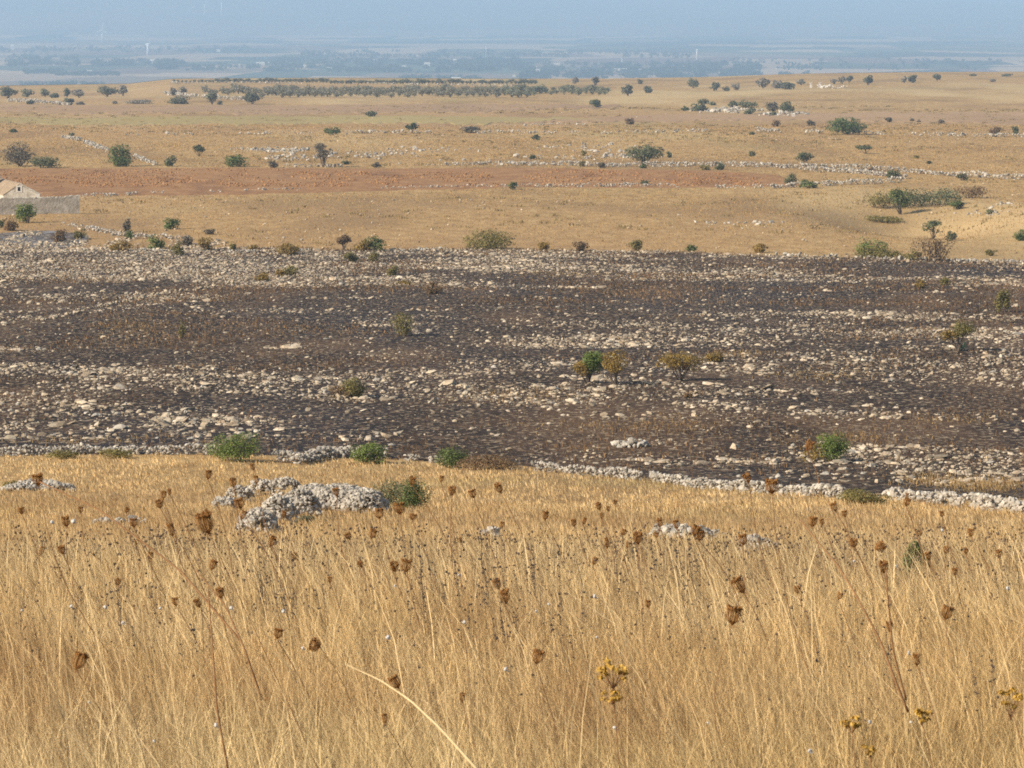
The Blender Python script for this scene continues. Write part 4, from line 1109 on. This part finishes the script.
# scorched tufts on the burnt field
mb = MB()
X, Y = wedge(110000, 100, 320, .2, r)
lo, hi = burnt_limits(X, Y)
pt_ = np.clip((fbm(X / 13, Y / 9, 91) - .47) * 4, .04, .8)
ok = (Y > lo + .4) & (Y < hi) & (r.random(len(X)) < pt_)
X, Y = X[ok], Y[ok]; n = len(X)
blades(mb, X, Y, h(X, Y) + .05, r.uniform(.10, .30, n), .8 * Y / F * r.uniform(.6, 1.3, n), np.stack([r.normal(-.2, .3, n), r.normal(0, .3, n)], 1), r)
tag(mb.build('scorched_grass', M['scorch']), 'scorched brown tufts between stones of the burnt field', 'grass', None, 'stuff')
mb = MB()
for cpx, cpy, wpx, hpx, n in [(985, 486, 60, 9, 1500), (930, 482, 40, 6, 400), (520, 396, 90, 10, 400), (640, 425, 140, 12, 600), (560, 275, 70, 4, 400), (740, 355, 40, 5, 200), (820, 375, 90, 7, 400), (850, 440, 80, 7, 400),
                              (140, 330, 60, 8, 300), (90, 440, 120, 6, 300), (960, 420, 80, 8, 300)]:
    px = r.normal(cpx, wpx / 2.2, n); py = r.normal(cpy, hpx / 2.2, n)
    X, Y, Z = gpt(px, py)
    blades(mb, X, Y, Z + .05, r.uniform(.08, .26, n), .55 * Y / F * r.uniform(.6, 1.3, n), np.stack([r.normal(-.25, .4, n), r.normal(0, .35, n)], 1), r)
tag(mb.build('unburnt_grass', M['stubble']), 'patches of unburnt tan grass left on the burnt field', 'grass', None, 'stuff')

# ------------------------------------------------------------------ seed heads, flowers and snails in the near grass
def umbel_mesh(r):
    """a dried wild carrot head, 1 unit wide: rays curling into a cup, each with its tuft of seeds"""
    mb = MB(); n = 34
    for i in range(n):
        a = i * 2.39996; q = math.sqrt((i + .5) / n); R = .5 * (.35 + .65 * q)
        ca, sa = math.cos(a), math.sin(a)
        zt = .95 + .22 * (q - .5) + r.uniform(-.08, .08)
        pts = [np.array([0, 0, 0]), np.array([ca * R * .8, sa * R * .8, .30]), np.array([ca * R, sa * R, .62]), np.array([ca * R * .82, sa * R * .82, zt])]
        for p0, p1 in zip(pts[:-1], pts[1:]):
            w = np.array([-sa, ca, 0]) * .022; d = np.array([ca, sa, 0]) * .02
            mb.add([p0 - w, p0 + w, p1 + w, p1 - w, p0 + d, p1 + d], [[(0, 1, 2, 3)], [(0, 3, 5, 4), (1, 4, 5, 2)]])
        nn = 5
        c = pts[-1] + r.normal(0, .035, (nn, 3))
        V = (IV * .055)[None] * r.uniform(.7, 1.3, (nn, 1, 1)) + c[:, None]
        mb.add(V.reshape(-1, 3), [(IF[None] + (np.arange(nn) * 12)[:, None, None]).reshape(-1, 3)])
    for i in range(10):                            # bracts hanging under the head
        a = i * .628; 
        mb.tube([(0, 0, .02), (math.cos(a) * .2, math.sin(a) * .2, -.02), (math.cos(a) * .34, math.sin(a) * .34, -.18)], [.012, .01, .004], 3)
    return mb.mesh('seed_head', M['headbrown'])
r = np.random.default_rng(21)
UM = [umbel_mesh(r) for _ in range(5)]
def stemobj(base, tip, rad, parent, mat='stembrown', bend=.06, name='stem'):
    d = tip - base; t = np.linspace(0, 1, 7)[:, None]
    side = np.array([r.normal(0, bend), r.normal(0, bend), 0]) * np.linalg.norm(d)
    Pp = base + d * t + side * np.sin(t * math.pi)
    return MB().tube(Pp, np.linspace(rad * 1.3, rad * .7, 7), 5).build(name, M[mat], parent)
def spot(px, py, Y, lo=.28, hi=1.0):
    """distance at which something seen at px,py stands lo..hi above the ground"""
    for _ in range(60):
        Z = -Y * float(dep(py)); X = float(xof(px, Y, Z)); g = Z - float(h(X, Y))
        if g > hi: Y *= 1.03
        elif g < lo: Y *= .97
        else: break
    return X, Y, Z, g
UMB = [(39,480,11,11),(22,511,6,7),(67,522,8,10),(81,510,5,6),(126,510,5,5),(134,523,8,9),(163,495,6,8),(160,504,8,8),(170,492,4,6),(173,530,7,13),(209,523,16,22),(208,475,7,9),
 (234,483,7,9),(254,467,5,7),(241,504,10,10),(241,515,6,9),(40,551,5,9),(63,550,8,8),(96,555,4,5),(151,556,6,7),(136,542,5,5),(211,565,8,10),(176,602,7,8),(200,603,7,9),(221,593,9,10),
 (76,661,14,17),(118,582,6,6),(257,480,5,8),(337,492,7,8),(283,514,5,6),(270,541,7,11),(350,536,7,7),(371,534,8,9),(362,564,6,6),(395,565,9,12),(405,566,11,13),(379,514,9,10),(400,509,11,11),
 (412,481,7,8),(412,517,8,6),(441,479,5,6),(452,491,8,9),(474,494,8,8),(501,488,7,10),(502,525,5,6),(461,540,5,6),(499,584,8,11),(506,597,10,14),(545,516,6,9),(574,523,6,7),(583,521,4,7),
 (600,506,6,8),(608,509,4,5),(602,516,4,6),(615,502,5,4),(622,532,7,6),(607,543,6,11),(627,545,6,6),(638,538,10,12),(660,523,6,9),(677,525,6,9),(693,530,9,10),(699,536,9,10),(656,535,5,5),
 (743,540,9,10),(744,585,11,17),(593,561,6,8),(749,478,8,9),(772,487,13,14),(816,459,8,10),(836,507,7,9),(812,522,9,10),(845,514,6,6),(906,502,7,8),(875,544,10,10),(854,543,9,8),(884,567,9,12),
 (919,533,6,6),(946,550,7,7),(966,551,5,6),(971,533,6,8),(942,514,5,6),(999,554,7,8),(930,556,6,8),(823,522,5,6),(906,496,4,6),(536,657,12,14),(732,616,16,18),(320,642,14,9),(399,682,11,13),
 (385,719,6,10),(462,697,6,10),(945,613,12,13),(891,627,7,11),(917,660,8,12),(838,596,6,7),(277,634,9,10),(648,604,6,7),(797,590,7,7),(955,572,6,7),(296,556,6,7),(330,580,5,6)]
for i, (px, py, w, hp) in enumerate(UMB):
    Y0 = np.clip(.042 * F / w, 6.5, 19)
    X, Y, Z, g = spot(px, py + hp * .5, Y0, .33, .85)
    s_ = w * 1.12 * Y / F
    base = np.array([X + g * r.uniform(.12, .5), Y + r.uniform(-.1, .1), 0.]); base[2] = float(h(base[0], base[1]))
    big = w >= 11
    if big: lab = {(39,480): 'large orange brown seed head at the far left', (209,523): 'largest fluffy seed head left of the stone heap', (76,661): 'lone tilted seed head low at left',
                   (405,566): 'right one of two touching brown seed heads', (400,509): 'large seed head in front of the dark leafy bush', (772,487): 'dark brown seed head against the long bright wall',
                   (744,585): 'tall dark seed head right of centre', (536,657): 'round seed head low at centre', (732,616): 'widest fuzzy seed head right of centre',
                   (320,642): 'dark seed head lying on its side', (399,682): 'brown seed head low left of centre', (945,613): 'round brown seed head at lower right'}.get((px, py), None)
    else: lab = None
    if not lab:
        lab = ('small brown wild carrot seed head standing in left grass' if px < 300 else 'small brown wild carrot seed head standing in middle grass' if px < 640 else 'small brown wild carrot seed head standing in right grass')
        grp = 'small seed heads in the %s grass' % ('left' if px < 300 else 'middle' if px < 640 else 'right')
    else: grp = 'large dried seed heads'
    e = empty('wild_carrot', base, lab, 'seed head', grp)
    tip = np.array([X, Y, Z]) - base
    stemobj(np.array([0, 0, -.03]), tip, max(.0012, .5 * Y / F), e)
    o = bpy.data.objects.new('seed_head', UM[i % 5]); COL.objects.link(o); o.parent = e
    o.location = tip
    tilt = r.normal(-.15, .2) if (px, py) not in ((320, 642), (76, 661), (875, 544)) else {320: -1.35, 76: -.5, 875: -1.2}[px]
    o.rotation_euler = (r.normal(0, .15), tilt, r.uniform(0, 6.28)); o.scale = (s_, s_, hp * Y / F / 1.05)
# dark whorled stalks
def node_cluster(mb, c, s_, r):
    n = 7
    d = r.normal(size=(n, 3)); d /= np.linalg.norm(d, axis=1)[:, None]
    V = (IV * .36 * s_)[None] * r.uniform(.6, 1.2, (n, 1, 1)) + (c + d * s_ * .42 * np.array([1, 1, .7]))[:, None]
    mb.add(V.reshape(-1, 3), [(IF[None] + (np.arange(n) * 12)[:, None, None]).reshape(-1, 3)])
spk = []
for _ in range(95): spk.append((r.uniform(405, 560) if r.random() < .62 else r.uniform(560, 730), r.uniform(532, 628)))
for _ in range(16): spk.append((r.uniform(255, 330), r.uniform(545, 600)))
for _ in range(22): spk.append((r.uniform(740, 1010), r.uniform(575, 680)))
for _ in range(16): spk.append((r.uniform(10, 240), r.uniform(575, 660)))
for px, py in spk:
    X, Y, Z, g = spot(px, py, r.uniform(7.5, 14), .30, .62)
    base = np.array([X + g * r.uniform(.0, .22), Y, 0.]); base[2] = float(h(base[0], base[1]))
    side = 'left' if px < 400 else 'middle' if px < 735 else 'right'
    e = empty('seed_stalk', base, 'thin dark seed stalk with beaded whorls in the %s grass' % side, 'seed stalk', 'dark beaded stalks in the %s grass' % side)
    tip = np.array([X, Y, Z]) - base
    stemobj(np.array([0, 0, -.03]), tip, .24 * Y / F, e, 'weedstem', .03)
    mb = MB(); k = r.integers(3, 8)
    for q in range(k):
        f = 1 - q * r.uniform(4.5, 10.5) * (Y / F) / max(g, .3)
        node_cluster(mb, tip * f + np.array([r.normal(0, 1.1), 0, 0]) * Y / F, r.uniform(.8, 2.7) * Y / F * (1 - .03 * q), r)
    mb.tube([tip * max(f, .2), tip * (.5 + .5 * max(f, .2)), tip], .22 * Y / F, 4)
    mb.build('whorls', M['calyx'], e)
# yellow flower heads
for px, py, w, hh, lab in [(613, 672, 28, 22, 'withered yellow flower cluster low at centre right'), (612, 697, 18, 10, 'small withered flower cluster below the larger yellow one'), (852, 722, 18, 15, 'withered yellow flower at the lower right'),
                       (921, 716, 20, 12, 'withered yellow flower left of the frame edge one'), (1011, 702, 22, 24, 'withered yellow flower cluster at the right frame edge'),
                       (870, 752, 14, 10, 'withered yellow flower at the bottom right')]:
    X, Y, Z, g = spot(px, py, 6.6, .30, .5); k = Y / F
    base = np.array([X + .05, Y, 0.]); base[2] = float(h(base[0], base[1]))
    e = empty('yellow_flower', base, lab, 'flower')
    tip = np.array([X, Y, Z]) - base
    stemobj(np.array([0, 0, -.03]), tip - np.array([0, 0, hh * k * .3]), .6 * k, e)
    n = max(6, int(w / 1.8)); fl = MB(); st_ = MB()
    for q in range(n):
        c = tip + np.array([r.uniform(-.5, .5) * w * k, r.uniform(-.3, .3) * w * k, r.uniform(-.4, .45) * hh * k])
        nn = 16; d = r.normal(size=(nn, 3)); d[:, 2] = np.abs(d[:, 2]) * .6; d /= np.linalg.norm(d, axis=1)[:, None]
        leaves(fl, c + d * 2.6 * k, d, np.full((nn, 1), 4.6 * k), r)
        st_.tube([tip - np.array([0, 0, hh * k * .8]), c], [.4 * k, .3 * k], 4)
    fl.build('flower_head', M['petal'], e); st_.build('stalk', M['stembrown'], e)
# white snails clinging to stalks
mb = MB()
tt = np.linspace(0, 1, 30); ang = tt * 2.6 * 2 * math.pi; rr = .5 * (1 - tt) ** .8
Pp = np.stack([np.cos(ang) * rr * .62, np.sin(ang) * rr * .62, tt * .42], 1)
mb.tube(Pp, .36 * (1 - tt) ** .85 + .02, 8)
SN = mb.mesh('snail_shell', M['shell'], True)
for px, py, w in [(105,607,4),(123,623,4),(71,606,4),(22,610,3),(73,521,5),(52,522,4),(231,608,4),(283,611,4),(388,637,5),(506,669,5),(595,596,5),(597,637,3),(909,653,4),(810,751,5),(870,722,4),(216,725,5),
                  (615,728,5),(942,530,3),(854,561,3),(1008,588,4),(896,566,3),(536,611,3),(549,604,3),(464,622,4),(89,702,3),(154,741,3),(303,648,4),(911,722,3),(708,723,3),(160,608,3),(459,575,3),(395,586,3)]:
    X, Y, Z, g = spot(px, py, r.uniform(6.5, 10), .25, .5); k = Y / F
    base = np.array([X + g * .1, Y, 0.]); base[2] = float(h(base[0], base[1]))
    e = empty('snail', (X, Y, Z), ('tiny white snail clinging to a stalk in the left grass' if px < 340 else 'tiny white snail clinging to a stalk in the middle grass' if px < 640 else 'tiny white snail clinging to a stalk in the right grass'), 'snail',
              'white snails in the %s grass' % ('left' if px < 340 else 'middle' if px < 640 else 'right'))
    o = bpy.data.objects.new('shell', SN); COL.objects.link(o); o.parent = e
    o.scale = [w * k * .85] * 3; o.rotation_euler = (r.uniform(0, 6), r.uniform(0, 6), r.uniform(0, 6))
    b = MB().tube([(0, 0, -w * k * .3), (w * k * .3, 0, -w * k * .42), (w * k * .7, 0, -w * k * .4)], [w * k * .2, w * k * .16, w * k * .06], 6).build('foot', M['shell'], e)
# a thick straw stalk bent across the bottom, and tall reddish stems
def stalk(pts, wpx, Y0, mat, label, name):
    Pp = []
    for i, (px, py) in enumerate(pts):
        Y = Y0[i]; Z = -Y * float(dep(py)); Pp.append((float(xof(px, Y, Z)), Y, Z))
    Pp = np.array(Pp); o0 = Pp[0].copy(); 
    t = np.linspace(0, 1, 20) * (len(Pp) - 1); Q = np.stack([np.interp(t, np.arange(len(Pp)), Pp[:, j]) for j in range(3)], 1) - o0
    R = np.interp(t, [0, len(Pp) - 1], [wpx[0], wpx[1]]) * .5 * Y0[0] / F
    return tag(MB().tube(Q, R, 7).build(name, M[mat], None, True, tuple(o0)), label, 'stalk')
stalk([(500, 796), (476, 768), (440, 728), (410, 700), (380, 680), (345, 664)], (3.6, .7), [5.0, 5.0, 5.05, 5.1, 5.2, 5.3], 'pale_straw', 'thick pale straw stalk bent across the bottom centre', 'straw_stalk')
stalk([(908, 712), (895, 680), (880, 640), (856, 595), (838, 566), (800, 520)], (3, 1.4), [7.0, 7.0, 7.05, 7.1, 7.2, 7.3], 'stembrown', 'long reddish stem leaning left at the lower right', 'dry_stem')
stalk([(906, 700), (893, 650), (888, 600), (886, 570)], (2.4, 1.4), [7.2] * 4, 'stembrown', 'upright dark stem crossing the long reddish stem', 'dry_stem')
stalk([(228, 770), (217, 710), (212, 640), (208, 590)], (2.6, 1.4), [7.0, 7.0, 7.1, 7.2], 'stembrown', 'tall upright reddish stem in the left grass', 'dry_stem')
stalk([(262, 700), (245, 650), (225, 605), (196, 570)], (2.6, 1.2), [8.0, 8.0, 8.1, 8.2], 'stembrown', 'leaning reddish stem right of the upright one', 'dry_stem')
stalk([(240, 640), (180, 570), (100, 510), (40, 482)], (2.4, 1.4), [9, 9.2, 9.4, 9.6], 'stembrown', 'long arching stem leading to the far left seed head', 'dry_stem')

# ------------------------------------------------------------------ sun, sky, haze
EL, AZ = RAD(31), RAD(26)            # AZ: how far the sun stands behind the viewer's left shoulder
sd = np.array([-math.cos(AZ) * math.cos(EL), -math.sin(AZ) * math.cos(EL), math.sin(EL)])
sl = bpy.data.lights.new('sun', 'SUN'); sl.energy = 5.0; sl.angle = RAD(.5); sl.color = (1, .915, .79)
so = bpy.data.objects.new('sun', sl); COL.objects.link(so); so.location = (-20, -8, 30)
from mathutils import Vector
so.rotation_euler = Vector(sd).to_track_quat('Z', 'Y').to_euler()
w = bpy.data.worlds.new('World'); S.world = w; w.use_nodes = True
nt = w.node_tree
sky = nt.nodes.new('ShaderNodeTexSky'); sky.sky_type = 'NISHITA'; sky.sun_disc = False
sky.sun_elevation = EL; sky.sun_rotation = math.atan2(sd[0], sd[1]); sky.dust_density = 2.0; sky.altitude = 400
nt.links.new(sky.outputs[0], nt.nodes['Background'].inputs['Color']); nt.nodes['Background'].inputs['Strength'].default_value = .09

hm = bpy.data.materials.new('haze'); hm.use_nodes = True; ht = hm.node_tree; ht.nodes.clear()
ho = ht.nodes.new('ShaderNodeOutputMaterial'); hv = ht.nodes.new('ShaderNodeVolumePrincipled')
hv.inputs['Color'].default_value = (.505, .735, 1.0, 1); hv.inputs['Density'].default_value = 1.65e-4; hv.inputs['Anisotropy'].default_value = 0.0
ht.links.new(hv.outputs[0], ho.inputs['Volume'])
hz = MB().box(-60000, 60000, -300, 33000, -330, 420).build('haze', hm)
tag(hz, None, None, None, 'stuff')

# ------------------------------------------------------------------ render settings
S.render.engine = 'CYCLES'
c = S.cycles
c.max_bounces = 6; c.diffuse_bounces = 3; c.glossy_bounces = 1; c.transmission_bounces = 2; c.volume_bounces = 1; c.transparent_max_bounces = 4
c.use_denoising = False
c.filter_width = 1.8
c.sample_clamp_indirect = 4
S.view_settings.view_transform = 'Standard'; S.view_settings.look = 'None'
S.view_settings.gamma = 1; S.view_settings.exposure = 0.36
